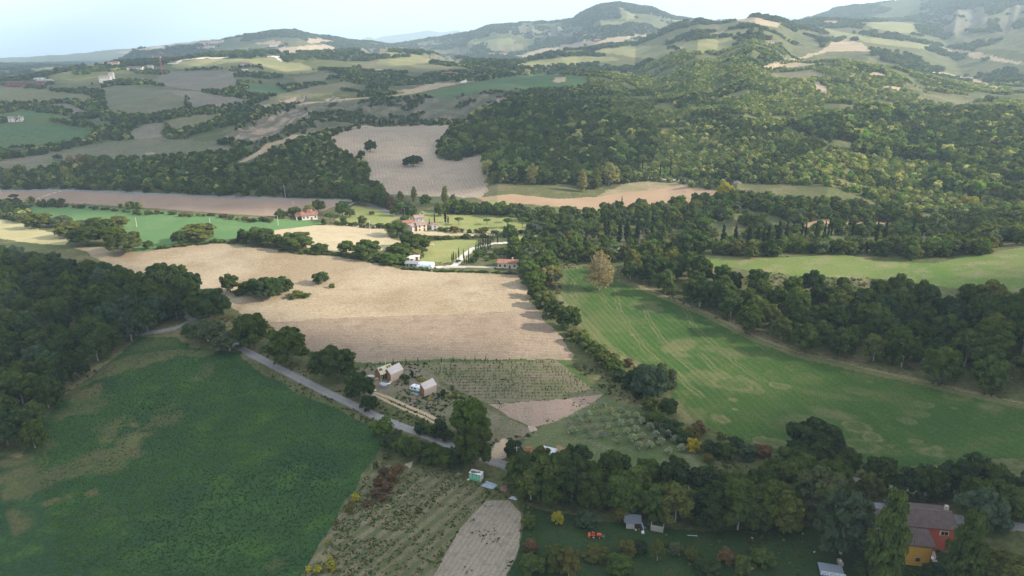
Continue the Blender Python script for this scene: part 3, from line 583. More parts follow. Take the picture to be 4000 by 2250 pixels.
# ---------------------------------------------------------------- foliage
def leaf_mat(name, source='object', base=None, trans=.38, clump=1.0):
    t = NT(name)
    if source == 'instancer': c = t.attr('tint', 'INSTANCER').outputs['Color']
    elif source == 'object': c = t.n('ShaderNodeObjectInfo').outputs['Color']
    else:
        c0 = t.n('ShaderNodeRGB'); c0.outputs[0].default_value = (*base, 1); c = c0.outputs[0]
    p = t.pos(); n = t.noise(p, .35*clump, 3, .6); n2 = t.noise(p, 2.2*clump, 2, .7)
    c = t.mix(t.rng(n, .4, .62, 0, .8), c, t.mix(1.0, c, (1.55, 1.35, .95), 'MULTIPLY'))
    c = t.mix(t.rng(n2, .35, .65, .7, 0), c, t.mix(1.0, c, (.42, .5, .5), 'MULTIPLY'))  # leaf colour varies by clump; dark tones also paint crown self-shadow
    d = t.n('ShaderNodeBsdfDiffuse'); t.l(c, d.inputs[0]); tr = t.n('ShaderNodeBsdfTranslucent'); t.l(t.mix(1.0, c, (1.3, 1.35, .6), 'MULTIPLY'), tr.inputs[0])
    m = t.n('ShaderNodeMixShader'); m.inputs[0].default_value = trans; t.l(d.outputs[0], m.inputs[1]); t.l(tr.outputs[0], m.inputs[2])
    t.l(m.outputs[0], t.out.inputs[0]); return t.m
LEAF_O = leaf_mat('leaves'); LEAF_I = leaf_mat('wood_leaves', 'instancer', clump=.6)
BARK = plain('bark', (.13,.11,.09), .9, .2, 2.0); BARK_PALE = plain('pale_bark', (.38,.35,.31), .9, .15, 2.0)

def crown_mesh(name, lobes, n, size, seed, mat, core=.80, droop=0.0, flat=0.0):
    """lobes: list of (x,y,z,rx,rz); leaf clumps scattered over the lobe surfaces, darker core inside"""
    r = np.random.default_rng(seed); L = np.array(lobes, float)
    w = L[:,3]**2; idx = r.choice(len(L), n, p=w/w.sum())
    d = r.normal(size=(n, 3)); d /= np.linalg.norm(d, axis=1)[:, None]; d[:,2] = np.where(d[:,2] < -.35, -d[:,2], d[:,2])
    rad = (r.uniform(.78, 1.06, n) + .22*(r.random(n) < .12)*r.random(n))[:, None]
    S = np.stack([L[idx,3], L[idx,3], L[idx,4]], 1); C = L[idx,:3] + d*S*rad
    nrm = d + r.normal(size=(n, 3))*.55; nrm[:,2] += .25; nrm /= np.linalg.norm(nrm, axis=1)[:, None]
    u = np.cross(nrm, r.normal(size=(n, 3))); u /= np.linalg.norm(u, axis=1)[:, None]; v = np.cross(nrm, u)
    s = size*r.uniform(.6, 1.35, n)[:, None]; a = r.uniform(.6, 1.0, n)[:, None]
    C[:,2] -= droop*r.uniform(0, 1, n)
    q = np.stack([C-u*s-v*s*a*.6, C+u*s*.8-v*s*a, C+u*s+v*s*a*.7, C-u*s*.7+v*s*a], 1).reshape(-1, 3)
    Q = np.arange(4*n).reshape(-1, 4); V = [q]; T = []; o = 4*n
    if core > 0:
        for x, y, z, rx, rz_ in lobes:
            j = 1 + r.uniform(-.18, .18, (len(ICO1_V), 1)); V.append(ICO1_V*j*np.array([rx, rx, rz_])*core + np.array([x, y, z])); T.append(ICO1_F + o); o += len(ICO1_V)
    return mesh_np(name, np.concatenate(V), Q, mat, False, np.concatenate(T) if T else None)
def lobes_round(seed, k=16, bottom=.16, top=1.0, squash=1.0, spread=.33, sz=1.0):
    r = random.Random(seed); L = [(0, 0, .55, .27, .30)]
    for i in range(k):
        a = i*2.399 + r.uniform(-.4, .4); f = (i+.5)/k; zz = bottom + .12 + (top-bottom-.30)*f
        e = math.sqrt(max(.08, 1-((zz-.48)/.52)**2)); rr = spread*e*r.uniform(.72, 1.12); s = r.uniform(.12, .21)*sz
        L.append((math.cos(a)*rr, math.sin(a)*rr, zz, s, s*r.uniform(.75, 1.0)*squash))
    L.append((r.uniform(-.06, .06), r.uniform(-.06, .06), top-.15, .15, .14)); return L
def lobes_column(seed, k=12, w=.5, b=.06):
    r = random.Random(seed); L = []
    for i in range(k):
        f = (i+.5)/k; z = b + (1-b)*f; e = math.sin(PI*min(1, (f*.86+.14)))**.6*(1 - .25*f); rr = w*.35*e*r.uniform(.3, 1)
        a = i*2.4; L.append((math.cos(a)*rr, math.sin(a)*rr, z, w*.62*e*r.uniform(.8, 1.1), .09))
    return L
def trunk_mesh(name, h0, h1, r0, limbs, seed, mat, spread=.25):
    r = random.Random(seed); m = MB(); m.cyl((0, 0, -.03), (0, 0, h0), r0, r0*.75, 7)
    for i in range(limbs):
        a = i*2.4 + r.uniform(-.3, .3); z = h0*r.uniform(.75, 1.0); q = (math.cos(a)*spread*r.uniform(.6, 1.1), math.sin(a)*spread*r.uniform(.6, 1.1), h1*r.uniform(.75, 1.05))
        m.cyl((0, 0, z), q, r0*.5, r0*.14, 5)
        for _ in range(2):
            k = r.uniform(.4, .8); b = (q[0]*k, q[1]*k, z+(q[2]-z)*k); m.cyl(b, (b[0]+r.uniform(-.12, .12), b[1]+r.uniform(-.12, .12), b[2]+r.uniform(.06, .18)), r0*.22, r0*.08, 4)
    me = bpy.data.meshes.new(name); me.from_pydata(m.v, [], m.f); me.update(); me.materials.append(mat); return me
OAK = [(crown_mesh('crown', lobes_round(s, 26, .14, 1.0, 1.0, .37, .72), 3600, .036, s, LEAF_O, .70), trunk_mesh('trunk', .30, .75, .030, 6, s, BARK)) for s in (1, 2, 3, 4, 5)]
LOOSE = [(crown_mesh('crown', lobes_round(s, 20, .12, 1.0, 1.0, .37, .68), 2600, .038, s, LEAF_O, .55, .03), trunk_mesh('trunk', .35, .85, .024, 7, s, BARK_PALE)) for s in (11, 12, 13, 14)]
SHRUB = [(crown_mesh('crown', lobes_round(s, 9, .0, .95, 1.0, .34), 700, .055, s, LEAF_O, .75), trunk_mesh('trunk', .2, .5, .03, 4, s, BARK)) for s in (21, 22, 23)]
CYP = [(crown_mesh('crown', lobes_column(s, 13, .42), 900, .035, s, LEAF_O, .85), trunk_mesh('trunk', .10, .3, .04, 0, s, BARK)) for s in (31, 32)]
def lobes_poplar(s):
    r = random.Random(s); L = []
    for i in range(30):
        f = (i+.5)/30; z = .08 + .86*f; e = min(1, .55+f*1.6)*(1 - max(0, f-.55)*1.25); a = i*2.4; rr = .30*e*r.uniform(.35, 1.0)
        L.append((math.cos(a)*rr, math.sin(a)*rr, z, .17*e*r.uniform(.8, 1.2)+.03, .065*r.uniform(.8, 1.3)))
    return L
POP = [(crown_mesh('crown', lobes_poplar(s), 4200, .026, s, LEAF_O, .70), trunk_mesh('trunk', .2, .9, .028, 4, s, BARK, .1)) for s in (41, 42)]
PINE = [(crown_mesh('crown', [(math.cos(i*2.4)*.30*math.sqrt(i/9), math.sin(i*2.4)*.30*math.sqrt(i/9), .80-.10*(i/9), .19, .11) for i in range(10)], 900, .045, s, LEAF_O, .8), trunk_mesh('trunk', .5, .78, .028, 6, s, BARK, .28)) for s in (51, 52)]
OLIVE = [(crown_mesh('crown', lobes_round(s, 10, .15, 1.0, 1.0, .32), 800, .036, s, LEAF_O, .5), trunk_mesh('trunk', .28, .7, .04, 5, s, BARK)) for s in (61, 62, 63)]
DRYP = (crown_mesh('crown', lobes_column(71, 14, .66, .12) + [(random.Random(i).uniform(-.33, .33), random.Random(i*3).uniform(-.33, .33), .25+.03*i, .10, .10) for i in range(18)], 3000, .019, 71, LEAF_O, .25), trunk_mesh('trunk', .22, .92, .03, 16, 71, BARK_PALE, .34))
CONE = [(crown_mesh('crown', [(0, 0, .12+.085*i, .40*(1-i/10.5)+.03, .08) for i in range(10)], 1300, .036, 81, LEAF_O, .8), trunk_mesh('trunk', .15, .3, .03, 0, 81, BARK))]

GREENS = {'oak': (.066,.100,.034), 'dark': (.048,.078,.034), 'mid': (.086,.125,.038), 'olive': (.115,.135,.045), 'grey': (.095,.12,.068), 'yellow': (.40,.36,.05), 'gold': (.135,.13,.045), 'bright': (.095,.155,.036),
          'rust': (.15,.10,.062), 'cyp': (.026,.045,.026), 'silver': (.30,.34,.26), 'dry': (.25,.21,.125), 'pine': (.08,.145,.038), 'pale': (.23,.23,.10), 'bluegreen': (.068,.105,.066)}
WORDS = {'oak': 'dark green', 'dark': 'very dark green', 'mid': 'mid green', 'olive': 'olive green', 'grey': 'greyish green', 'yellow': 'bright yellow', 'gold': 'golden brown', 'bright': 'fresh green', 'rust': 'rusty brown',
         'cyp': 'dark', 'silver': 'silvery', 'dry': 'dry pale brown', 'pine': 'bright green', 'pale': 'pale yellowish', 'bluegreen': 'bluish green'}
USED = set()
def plant(kind, name, cat, pos, w, h, tint, label, group=None, rz=None, has_trunk=True):
    """one tree: crown and trunk meshes (unit size) under an Empty at its foot"""
    src = kind[rnd.randrange(len(kind))] if isinstance(kind, list) else kind
    e = empty(name, pos, rnd.uniform(0, 6.28) if rz is None else rz); c = GREENS[tint]; j = rnd.uniform(.86, 1.16)
    tag(e, label, cat, group)
    cr = bpy.data.objects.new('crown', src[0]); COL.objects.link(cr); cr.parent = e; cr.scale = (w, w, h); cr.color = (c[0]*j*rnd.uniform(.94, 1.08), c[1]*j, c[2]*j*rnd.uniform(.9, 1.1), 1)
    if has_trunk: tk = bpy.data.objects.new('trunk', src[1]); COL.objects.link(tk); tk.parent = e; tk.scale = (w, w, h)
    return e
def at_px(x, yb, w, h, sink=.15):
    x = x - .5*h*(x-1288)/(5791-yb)
    p = at(x, yb); m = mpp(p); dist = math.hypot(p.x, p.y, CAM_H-p.z); dep = math.asin(min(.95, max(.02, (CAM_H-p.z)/dist)))
    W = w*m; Hh = max((h*m - W*.35*math.sin(dep))/math.cos(dep), h*m*.75); c = Vector((p.x, p.y, 0)).normalized()*W*.25
    q = Vector((p.x+c.x, p.y+c.y, 0)); q.z = float(hz(q.x, q.y)) - sink; return q, W, Hh
def T_(kind, name, cat, x, yb, w, h, tint, label, group=None, **k):
    q, W, H_ = at_px(x, yb, w, h); return plant(kind, name, cat, q, W*1.06, H_, tint, label, group, **k)
ORD = ['first','second','third','fourth','fifth','sixth','seventh','eighth','ninth','tenth','eleventh','twelfth','thirteenth','fourteenth','fifteenth','sixteenth','seventeenth','eighteenth','nineteenth','twentieth']
def ordw(i): return ORD[i] if i < 20 else ('twenty-'+ORD[i-20] if i < 29 else ('thirtieth' if i == 29 else ('thirty-'+ORD[i-30] if i < 39 else ('fortieth' if i == 39 else 'forty-'+ORD[i-40]))))
def row(kind, name, cat, pts, tints, phrase, group):
    """hand placed neighbours: (x, y foot, width, height); label counts from the left"""
    for i, q in enumerate(sorted(pts, key=lambda a: a[0])):
        tn = q[4] if len(q) > 4 else tints[i % len(tints)]
        T_(kind, name, cat, q[0], q[1], q[2], q[3], tn, f"{WORDS[tn]} {cat}, {ordw(i)} from left {phrase}", group)

# trees beside the lane
for x, y, w, h, tn, lb in [(523,810,112,88,'oak','broad round dark oak at the bend of the grey lane'), (627,884,86,98,'mid','oak on the lane just below the broad one at the bend'), (718,928,108,108,'mid','large oak on the lane with a brighter green lower right side'),
    (838,967,112,98,'oak','largest round oak on the lane, nearest to the wooden cabins'), (903,1012,72,78,'oak','oak on the lane in front of the building rubble'), (928,1040,46,48,'dark','small dark oak where the dirt track leaves the lane')]:
    T_(OAK, 'oak_tree', 'tree', x, y, w, h, tn, lb, 'oaks along the grey lane')
for x, y, w, h, tn, lb in [(520,868,100,68,'grey','wide grey green locust tree between lane bend and clover field'), (575,890,80,62,'grey','low grey green locust tree at the tip of the lane hedge'), (480,850,50,40,'oak','low dark tree at the lane bend beside the clover field')]:
    T_(LOOSE, 'locust_tree', 'tree', x, y, w, h, tn, lb, 'locust trees at the lane bend')
T_(OAK, 'tall_oak', 'tree', 1182, 1110, 100, 108, 'bright', 'tall leafy oak standing behind the lane below the vine plot')
T_(OAK, 'tall_oak', 'tree', 1193, 1190, 98, 128, 'oak', 'tall dense oak standing on the lane above the green box cabin')
row(SHRUB, 'hedge_tree', 'tree', [(962,1100,56,48,'bright'),(985,1135,62,52),(1015,1150,64,60),(1052,1166,66,62),(1090,1172,60,60),(1120,1180,60,60),(1150,1185,50,55),(1060,1092,44,30),(1085,1098,40,32),(1105,1105,44,52),(1125,1112,36,34)], ['oak','dark','mid'], 'in the hedge along the lower lane', 'hedge along the lower lane')
T_(OAK, 'tree', 'tree', 1292, 1160, 50, 52, 'dark', 'small round dark tree right of the pale gap on the lane')
# copses in the stubble field
row(OAK, 'tree', 'tree', [(577,740,48,54),(618,742,40,36),(640,750,60,52),(672,760,70,66),(708,742,54,48)], ['oak','mid','oak','dark'], 'in the copse inside the stubble field', 'copse in the stubble field')
row(SHRUB, 'shrub', 'shrub', [(745,752,44,20),(768,750,28,14),(600,745,30,20)], ['mid','olive'], 'at the foot of the stubble field copse', 'shrubs of the copse')
T_(OAK, 'round_tree', 'tree', 807, 718, 41, 35, 'oak', 'single round dark tree alone in the stubble field')
T_(SHRUB, 'shrub', 'shrub', 834, 726, 15, 15, 'olive', 'tiny brown shrub beside the single round tree in the stubble')
# line of trees behind the stubble field
row(OAK, 'tree', 'tree', [(96,575,62,42,'olive'),(150,570,56,30,'grey'),(178,598,76,44,'olive'),(205,590,60,40,'grey'),(215,620,76,54,'oak'),(245,600,64,56,'oak'),(285,618,60,50,'mid'),(312,642,88,62,'olive'),(372,628,28,24),(296,577,52,36,'olive'),(240,565,40,20,'olive'),(60,560,44,26,'olive'),(455,617,48,38),(500,610,90,50,'olive'),(608,612,22,38,'dark'),(648,614,74,44),
     (664,622,60,48),(700,622,44,34,'olive'),(748,634,84,54,'mid'),(804,638,44,28,'mid'),(871,641,44,38,'mid'),(922,656,70,56,'mid'),(962,660,46,26,'bright')], ['oak','mid'], 'in the tree line behind the stubble field', 'tree line behind the stubble field')
row(OAK, 'tree', 'tree', [(998,598,58,44,'mid'),(1030,628,56,48,'mid'),(1052,640,66,54,'mid'),(1005,650,64,42,'mid'),(985,668,56,34,'bright'),(1040,650,40,24,'pale'),(1012,665,40,26,'bright')], ['mid'], 'in the clump left of the mown olive meadow', 'clump left of the olive meadow')
row(OAK, 'tree', 'tree', [(860,545,34,40,'pine'),(880,548,26,26,'olive'),(935,541,15,11,'olive'),(778,540,30,26,'pale'),(740,545,34,26,'mid'),(712,550,28,22,'oak'),(800,535,34,34,'olive'),(918,520,34,40,'mid'),(950,520,32,44,'oak'),(975,525,28,34,'oak'),(994,545,26,26,'mid'),(1020,560,28,20,'bright'),(1070,520,30,32,'mid'),(1110,545,28,26,'mid'),(900,515,36,30,'dark'),(1013,535,22,20,'pine')], ['mid','oak'], 'among the valley houses', 'trees among the valley houses')
def along(kind, name, cat, line, n, w, h, tl, phrase, group, jit=3, seed=1):
    r = random.Random(seed); L = [math.hypot(b[0]-a[0], b[1]-a[1]) for a, b in zip(line[:-1], line[1:])]; P = []
    for i in range(n):
        d = sum(L)*(i+r.uniform(.2, .8))/n; k = 0
        while k < len(L)-1 and d > L[k]: d -= L[k]; k += 1
        a, b = line[k], line[k+1]; f = d/L[k]; s = r.uniform(.6, 1.3); P.append((a[0]+(b[0]-a[0])*f, a[1]+(b[1]-a[1])*f+r.uniform(-jit, jit), w*s, h*s, r.choice(tl)))
    row(kind, name, cat, P, tl, phrase, group)
along(SHRUB, 'shrub', 'shrub', [(60,520),(130,520),(250,528),(360,540),(420,540),(470,545),(540,545),(620,558),(690,560)], 44, 16, 11, ['olive','mid','oak','olive','rust'], 'in the long hedge beside the brown ploughed field', 'hedge beside the brown field', 2, 4)
along(SHRUB, 'orchard_tree', 'tree', [(840,566),(880,569),(930,574),(985,577)], 14, 13, 12, ['mid','oak','olive'], 'of the small orchard row left of the hamlet', 'orchard row', 1, 5)
along(SHRUB, 'hedge_shrub', 'shrub', [(1072,606),(1130,603),(1190,600),(1235,598)], 16, 16, 12, ['oak','mid','olive'], 'in the hedge above the olive meadow', 'hedge above the olive meadow', 1, 6)
along(SHRUB, 'hedge_shrub', 'shrub', [(700,632),(760,640),(830,642),(900,652),(980,672)], 16, 22, 11, ['mid','olive','bright'], 'in the low hedge behind the stubble field', 'low hedge behind the stubble', 1, 7)
along(SHRUB, 'hedge_shrub', 'shrub', [(400,628),(440,622),(540,612),(590,612),(625,614)], 12, 20, 10, ['mid','olive','bright'], 'in the hedge below the sown green field', 'hedge below the sown field', 1, 8)
along(SHRUB, 'garden_shrub', 'shrub', [(1100,583),(1160,586),(1240,588),(1330,590)], 16, 18, 15, ['mid','oak','olive','gold'], 'in the garden row right of the hamlet', 'garden row of the hamlet', 2, 9)
along(SHRUB, 'hedge_shrub', 'shrub', [(1010,678),(1100,684),(1200,686),(1300,690)], 30, 13, 6, ['oak','dark'], 'in the clipped hedge above the stubble field', 'clipped hedge', .6, 10)
along(SHRUB, 'garden_tree', 'tree', [(1185,655),(1215,650),(1240,655),(1262,640),(1290,650)], 9, 24, 18, ['mid','oak','bright'], 'in the garden beside the avenue', 'garden beside the avenue', 8, 11)
row(OAK, 'tree', 'tree', [(931,384,30,32),(909,398,20,20),(1024,421,24,26),(1040,420,28,30),(1052,412,22,20)], ['dark','oak'], 'of the dark trees standing in the tilled hillside', 'trees in the tilled hillside')
row(LOOSE, 'bare_tree', 'tree', [(50,447,34,34,'olive'),(20,445,22,24,'dry'),(175,420,20,32,'dry'),(202,421,24,36,'dry'),(222,421,30,34,'olive'),(163,450,22,34,'pale'),(145,403,24,15,'dark')], ['dry'], 'of the pale trees on the left slope', 'pale trees on the left slope')
# hedge between the stubble field and the right field
row(OAK, 'tree', 'tree', [(1335,702,58,50,'bright'),(1375,700,66,60,'mid'),(1345,730,60,50,'bright'),(1385,722,58,56,'pale'),(1352,756,52,46,'mid'),(1370,778,56,48,'olive'),(1395,802,58,48,'oak'),(1430,834,66,66,'oak')], ['mid'], 'in the hedge left of the right field', 'hedge left of the right field')
row(SHRUB, 'hedge_tree', 'tree', [(1462,868,50,40,'olive'),(1480,884,46,36,'mid'),(1500,902,50,42,'mid'),(1522,925,62,50,'olive'),(1545,942,56,46,'mid'),(1562,962,50,34,'dark'),(1585,982,46,30,'dark'),(1605,1002,40,26,'dark'),(1580,925,26,28,'rust'),(1443,848,34,22,'olive')], ['mid'], 'in the lower hedge left of the right field', 'lower hedge left of the right field')
row(OAK, 'tree', 'tree', [(1600,985,52,62,'dark'),(1636,1018,92,104,'bluegreen'),(1662,1000,80,86,'grey'),(1632,1040,40,44,'olive'),(1680,1050,48,50,'dark')], ['dark'], 'of the big dark clump beside the ring patches', 'big dark clump')
row(SHRUB, 'shrub', 'shrub', [(1655,1075,50,44,'mid'),(1690,1095,60,44,'dark'),(1668,1105,40,30,'bluegreen'),(1720,1118,50,36,'dark'),(1740,1110,46,42,'gold'),(1760,1098,44,40,'rust'),(1745,1140,38,40,'yellow'),(1790,1150,54,44,'dark'),(1780,1165,34,26,'gold'),(1830,1160,50,44,'mid'),(1812,1105,16,22,'bright'),(1850,1135,46,40,'dark'),(1880,1158,50,46,'bluegreen'),(1630,1065,40,26,'mid'),(1920,1150,50,34,'rust')], ['mid'], 'in the bushy gully below the dark clump', 'bushes in the gully')
T_(OAK, 'round_oak', 'tree', 2050, 1172, 140, 118, 'dark', 'massive very dark round oak at the lower edge of the right field')
T_([DRYP], 'dry_poplar', 'tree', 1510, 735, 78, 104, 'dry', 'tall half dry brown poplar alone on the right field')
# specimens in the valley
for x, y, w, h, tn, lb in [(1041,508,18,40,'pale','slender yellowish poplar left of the track in the tilled hillside'), (1119,515,22,48,'pale','taller yellowish poplar at the foot of the tilled hillside'), (1139,520,24,32,'olive','leafy poplar right of the taller yellowish one'), (1007,506,22,26,'pale','pale poplar above the pink house'),
    (1340,466,34,52,'pale','pale poplar at the left foot of the wooded hill'), (1465,484,30,52,'pale','pale poplar at the middle foot of the wooded hill'), (1500,478,34,56,'olive','olive poplar left of the big pale tree'), (2240,560,14,60,'bright','slim green poplar behind the cypress wood')]:
    T_(POP, 'poplar', 'tree', x, y, w, h, tn, lb)
T_(OAK, 'yellow_tree', 'tree', 1824, 510, 42, 52, 'yellow', 'bright yellow tree beside the dark red house')
T_(LOOSE, 'pale_tree', 'tree', 1533, 470, 56, 62, 'pale', 'largest pale tree at the foot of the wooded hill')
row(OAK, 'yellow_tree', 'tree', [(2410,520,14,18),(2425,518,16,28),(2450,522,22,28),(2341,532,14,12)], ['yellow'], 'of the small bright yellow trees on the right slope', 'yellow trees on the right slope')
T_(OAK, 'yellow_tree', 'tree', 2358, 625, 36, 28, 'yellow', 'yellow topped tree in front of the cypress wood')
T_(OAK, 'yellow_tree', 'tree', 197, 748, 52, 28, 'yellow', 'bright yellow tree at the clearing inside the left wood')
T_(LOOSE, 'tree', 'tree', 983, 528, 24, 36, 'rust', 'reddish brown tree left of the pink house')
row(PINE, 'umbrella_pine', 'pine', [(35,512,22,26,'dark'),(594,498,26,26,'dark'),(830,561,30,28,'pine'),(1154,568,24,24,'pine'),(1277,576,28,30,'pine'),(1315,576,30,34,'pine'),(1390,592,30,30,'pine'),(1477,600,36,40,'mid'),(1620,600,36,50,'dark'),(1778,590,48,46,'pine'),(1225,566,22,18,'pine'),(1366,610,28,30,'pine'),(1010,545,24,36,'pine'),(1288,562,20,26,'pine')], ['pine'], 'of the umbrella pines in the valley', 'umbrella pines')
row(OAK, 'tree', 'tree', [(1372,554,54,38),(1426,552,44,36),(1475,541,22,22),(1350,590,60,36,'grey'),(1440,600,60,46),(1743,638,86,66,'oak'),(1610,548,48,42,'mid'),(1705,530,44,38,'mid'),(1750,540,36,40,'olive'),(1520,556,34,34,'oak'),(1255,545,40,34,'mid'),(1400,645,60,50,'mid'),(1350,650,54,46,'olive'),(1370,690,60,50,'mid'),(1325,668,40,30,'olive'),(1850,646,46,40,'gold'),(1890,652,34,36,'olive')], ['oak','mid'], 'of the large trees in the park across the valley', 'large park trees')
# cypresses
cyp = [(1137,660,6,24),(1141,657,6,26),(1147,655,5,20),(1154,652,6,30),(1166,652,6,26),(1168,664,5,24),(1173,666,5,26),(1178,664,6,28),(1179,645,5,22),(1190,640,4,14),(1196,640,6,28),(1200,636,6,30),(1204,633,6,32),(1208,630,6,30),(1213,628,6,34),(1217,626,6,32),(1222,623,6,34),(1226,620,6,30),(1230,617,6,30),(1235,614,6,28),(1240,612,6,26),(1211,638,5,20),(1219,636,5,22),(1228,630,5,22),(1233,626,5,22),
       (1080,577,5,30),(1093,566,6,32),(1120,561,12,34),(1127,562,8,20),(1033,580,5,14),(1045,580,6,18),(1058,580,6,16),(1068,580,5,12),(1409,620,8,34),(1441,622,10,30),(1252,612,5,20),(1262,660,5,14),(1268,662,6,18),(1276,662,5,15),(1260,668,5,14)]
row(CYP, 'cypress', 'cypress', cyp, ['cyp'], 'of the slim avenue cypresses near the villas', 'slim avenue cypresses')
cw = [(1523,600,14,56),(1532,590,12,40),(1560,610,20,58),(1577,610,22,62),(1604,612,20,64),(1608,602,10,56),(1665,620,8,34),(1640,596,14,30),(1820,626,24,62),(1850,620,20,56),(1935,612,18,50),(1885,620,22,56),(1906,622,20,50),(1921,616,14,44),(1960,616,26,62),(1980,606,18,50),(2019,598,11,44),(2028,598,9,40),(2054,604,12,50),(2076,600,12,46),(2086,600,10,54),(2093,596,10,40),(2148,596,18,44),(2164,590,8,28),(2174,578,7,20),(2207,610,18,54),(2229,608,20,56),(2300,596,14,60),(2322,596,10,40),(2360,592,16,36),(2413,578,12,28),
      (1473,625,14,42),(1564,536,7,44),(1617,436,6,44),(1640,420,5,34),(1628,385,6,30),(1661,452,7,44),(1687,452,8,48),(1639,440,5,20),(1567,414,6,40)]
row(CYP, 'cypress', 'cypress', cw, ['cyp'], 'of the broad dark cypresses on the right of the valley', 'broad dark cypresses')
row(CYP, 'cypress', 'cypress', [(940,316,7,18),(955,317,8,20),(971,316,5,18),(981,316,5,18),(989,316,5,17),(1006,316,9,10)], ['cyp'], 'on the top edge of the tilled hillside', 'cypresses above the tilled hillside')
row(CYP, 'cypress_sapling', 'cypress', [(925,920,4,9),(956,918,4,11),(989,916,4,16),(1021,915,4,16),(1051,912,4,15),(1080,911,3,8),(1110,912,4,14),(1140,910,4,14),(1170,909,4,12),(1195,909,4,12),(1222,908,4,14),(1250,908,4,8),(1281,906,4,8)], ['cyp'], 'in the sapling row behind the vine plot', 'saplings behind the vine plot')
# shrubs near the cabins and in the orchard
row(SHRUB, 'shrub', 'shrub', [(1009,953,18,16,'bright'),(1023,957,18,14,'oak'),(1037,950,9,20,'dark'),(1054,960,12,12,'yellow'),(1066,960,12,13,'yellow'),(1023,968,14,12,'mid'),(1044,952,8,8,'bright')], ['mid'], 'between the two wooden cabins', 'shrubs between the cabins')
row(SHRUB, 'shrub', 'shrub', [(1114,1003,12,26,'dark'),(1138,981,11,14,'mid'),(1128,1000,14,10,'yellow'),(1142,1001,16,9,'gold'),(1152,999,12,8,'yellow'),(1083,1008,10,8,'yellow'),(1104,998,10,12,'oak'),(1122,1010,9,6,'mid')], ['mid'], 'right of the second wooden cabin', 'shrubs right of the second cabin')
row(LOOSE, 'bush', 'bush', [(1403,1323,30,38,'yellow'),(1395,1440,70,66,'olive'),(1432,1460,60,80,'gold'),(1500,1412,70,36,'olive'),(1336,1392,44,36,'rust'),(1578,1402,46,44,'gold'),(1610,1395,40,34,'dark'),(1655,1416,34,60,'olive'),(1700,1400,40,36,'grey'),(1740,1415,34,40,'olive'),(1828,1425,50,44,'rust'),(1868,1455,40,60,'olive'),(1560,1450,70,54,'mid'),(1780,1450,70,44,'dark'),(1920,1430,60,50,'mid'),(1340,1449,70,50,'mid'),(1475,1330,60,44,'bluegreen'),(1560,1318,50,44,'gold'),(1330,1330,40,36,'mid')], ['mid'], 'among the bushes in the bottom orchard', 'orchard bushes')
row(SHRUB, 'bush', 'bush', [(894,1262,20,24,'yellow'),(878,1290,22,24,'gold'),(846,1320,16,16,'gold'),(776,1440,16,18,'yellow'),(800,1440,22,16,'yellow'),(832,1436,26,28,'yellow'),(832,1408,10,10,'yellow'),(820,1370,9,9,'yellow'),(945,1180,16,22,'olive'),(972,1155,20,16,'gold'),(1055,1290,20,16,'olive')], ['yellow'], 'along the edge of the clover field', 'yellow bushes along the clover field')
row(SHRUB, 'bush', 'bush', [(965,1200,34,26),(985,1215,34,30),(955,1225,34,28),(975,1240,36,30),(945,1250,30,24),(960,1262,30,22),(925,1275,26,20),(1000,1190,30,22)], ['rust'], 'of the rusty bramble thicket', 'rusty bramble thicket')
# around the farmhouse
T_(POP, 'tall_poplar', 'tree', 2238, 1500, 100, 262, 'mid', 'tall mid green poplar left of the yellow wall')
T_(POP, 'tall_poplar', 'tree', 2436, 1500, 98, 215, 'mid', 'tall mid green poplar right of the red wall')
for x, y, w, h, tn, lb in [(2128,1415,150,185,'bluegreen','big bluish locust covering the left end of the farmhouse'), (2062,1320,120,150,'grey','grey green locust above the left end of the farmhouse'), (2475,1345,120,120,'bluegreen','spreading locust above the right poplar'), (2352,1478,66,60,'dark','dark round bush in front of the yellow wall'), (2520,1490,110,110,'olive','olive green tree at the lower right corner'), (1945,1335,100,130,'mid','drooping willow like tree left of the grey locust'), (2190,1470,70,60,'dark','dark bush under the left tall poplar')]:
    T_(LOOSE if w > 95 else OAK, 'garden_tree', 'tree', x, y, w, h, tn, lb)

# ---------------------------------------------------------------- woods near enough to tell the trees apart
def fill_wood(poly, spacing, n_max, size, tints, phrase, group, kinds=(OAK, LOOSE), rows=5, seed=1, sy=1.0):
    wp = world_poly(poly, 30); r = random.Random(seed); x0, y0 = wp.min(0); x1, y1 = wp.max(0); P = []
    for _ in range(9000):
        x = r.uniform(x0, x1); y = r.uniform(y0, y1)
        if all((x-a)**2+(y-b)**2 > spacing**2 for a, b in P) and inpoly(np.array([x]), np.array([y]), wp)[0]: P.append((x, y))
    if len(P) > n_max: r.shuffle(P); P = P[:n_max]
    P.sort(key=lambda p: -math.hypot(*p)); k = math.ceil(len(P)/rows); nm = ['back', 'fourth', 'third', 'second', 'front'] if rows == 5 else (['back', 'third', 'second', 'front'] if rows == 4 else ['back', 'middle', 'front'])
    for ri in range(rows):
        line = sorted(P[ri*k:(ri+1)*k], key=lambda p: math.atan2(*p))
        for i, (x, y) in enumerate(line):
            tn = r.choice(tints); hh = r.uniform(*size); w = hh*r.uniform(.78, 1.05)
            plant(list(r.choice(kinds)), 'wood_tree', 'tree', (x, y, float(hz(x, y))-.6), w, hh, tn, f"{WORDS[tn]} tree, {ordw(i)} from left, {nm[ri]} row of the {phrase}", group)
fill_wood([(0,660),(120,672),(200,685),(290,705),(330,735),(400,722),(440,745),(440,800),(400,830),(300,870),(230,935),(165,985),(130,1060),(100,1120),(60,1150),(-60,1150),(-60,650)], 8.4, 125, (9, 15), ['oak','dark','mid','bluegreen','oak','dark','oak'], 'left wood', 'trees of the left wood', seed=3)
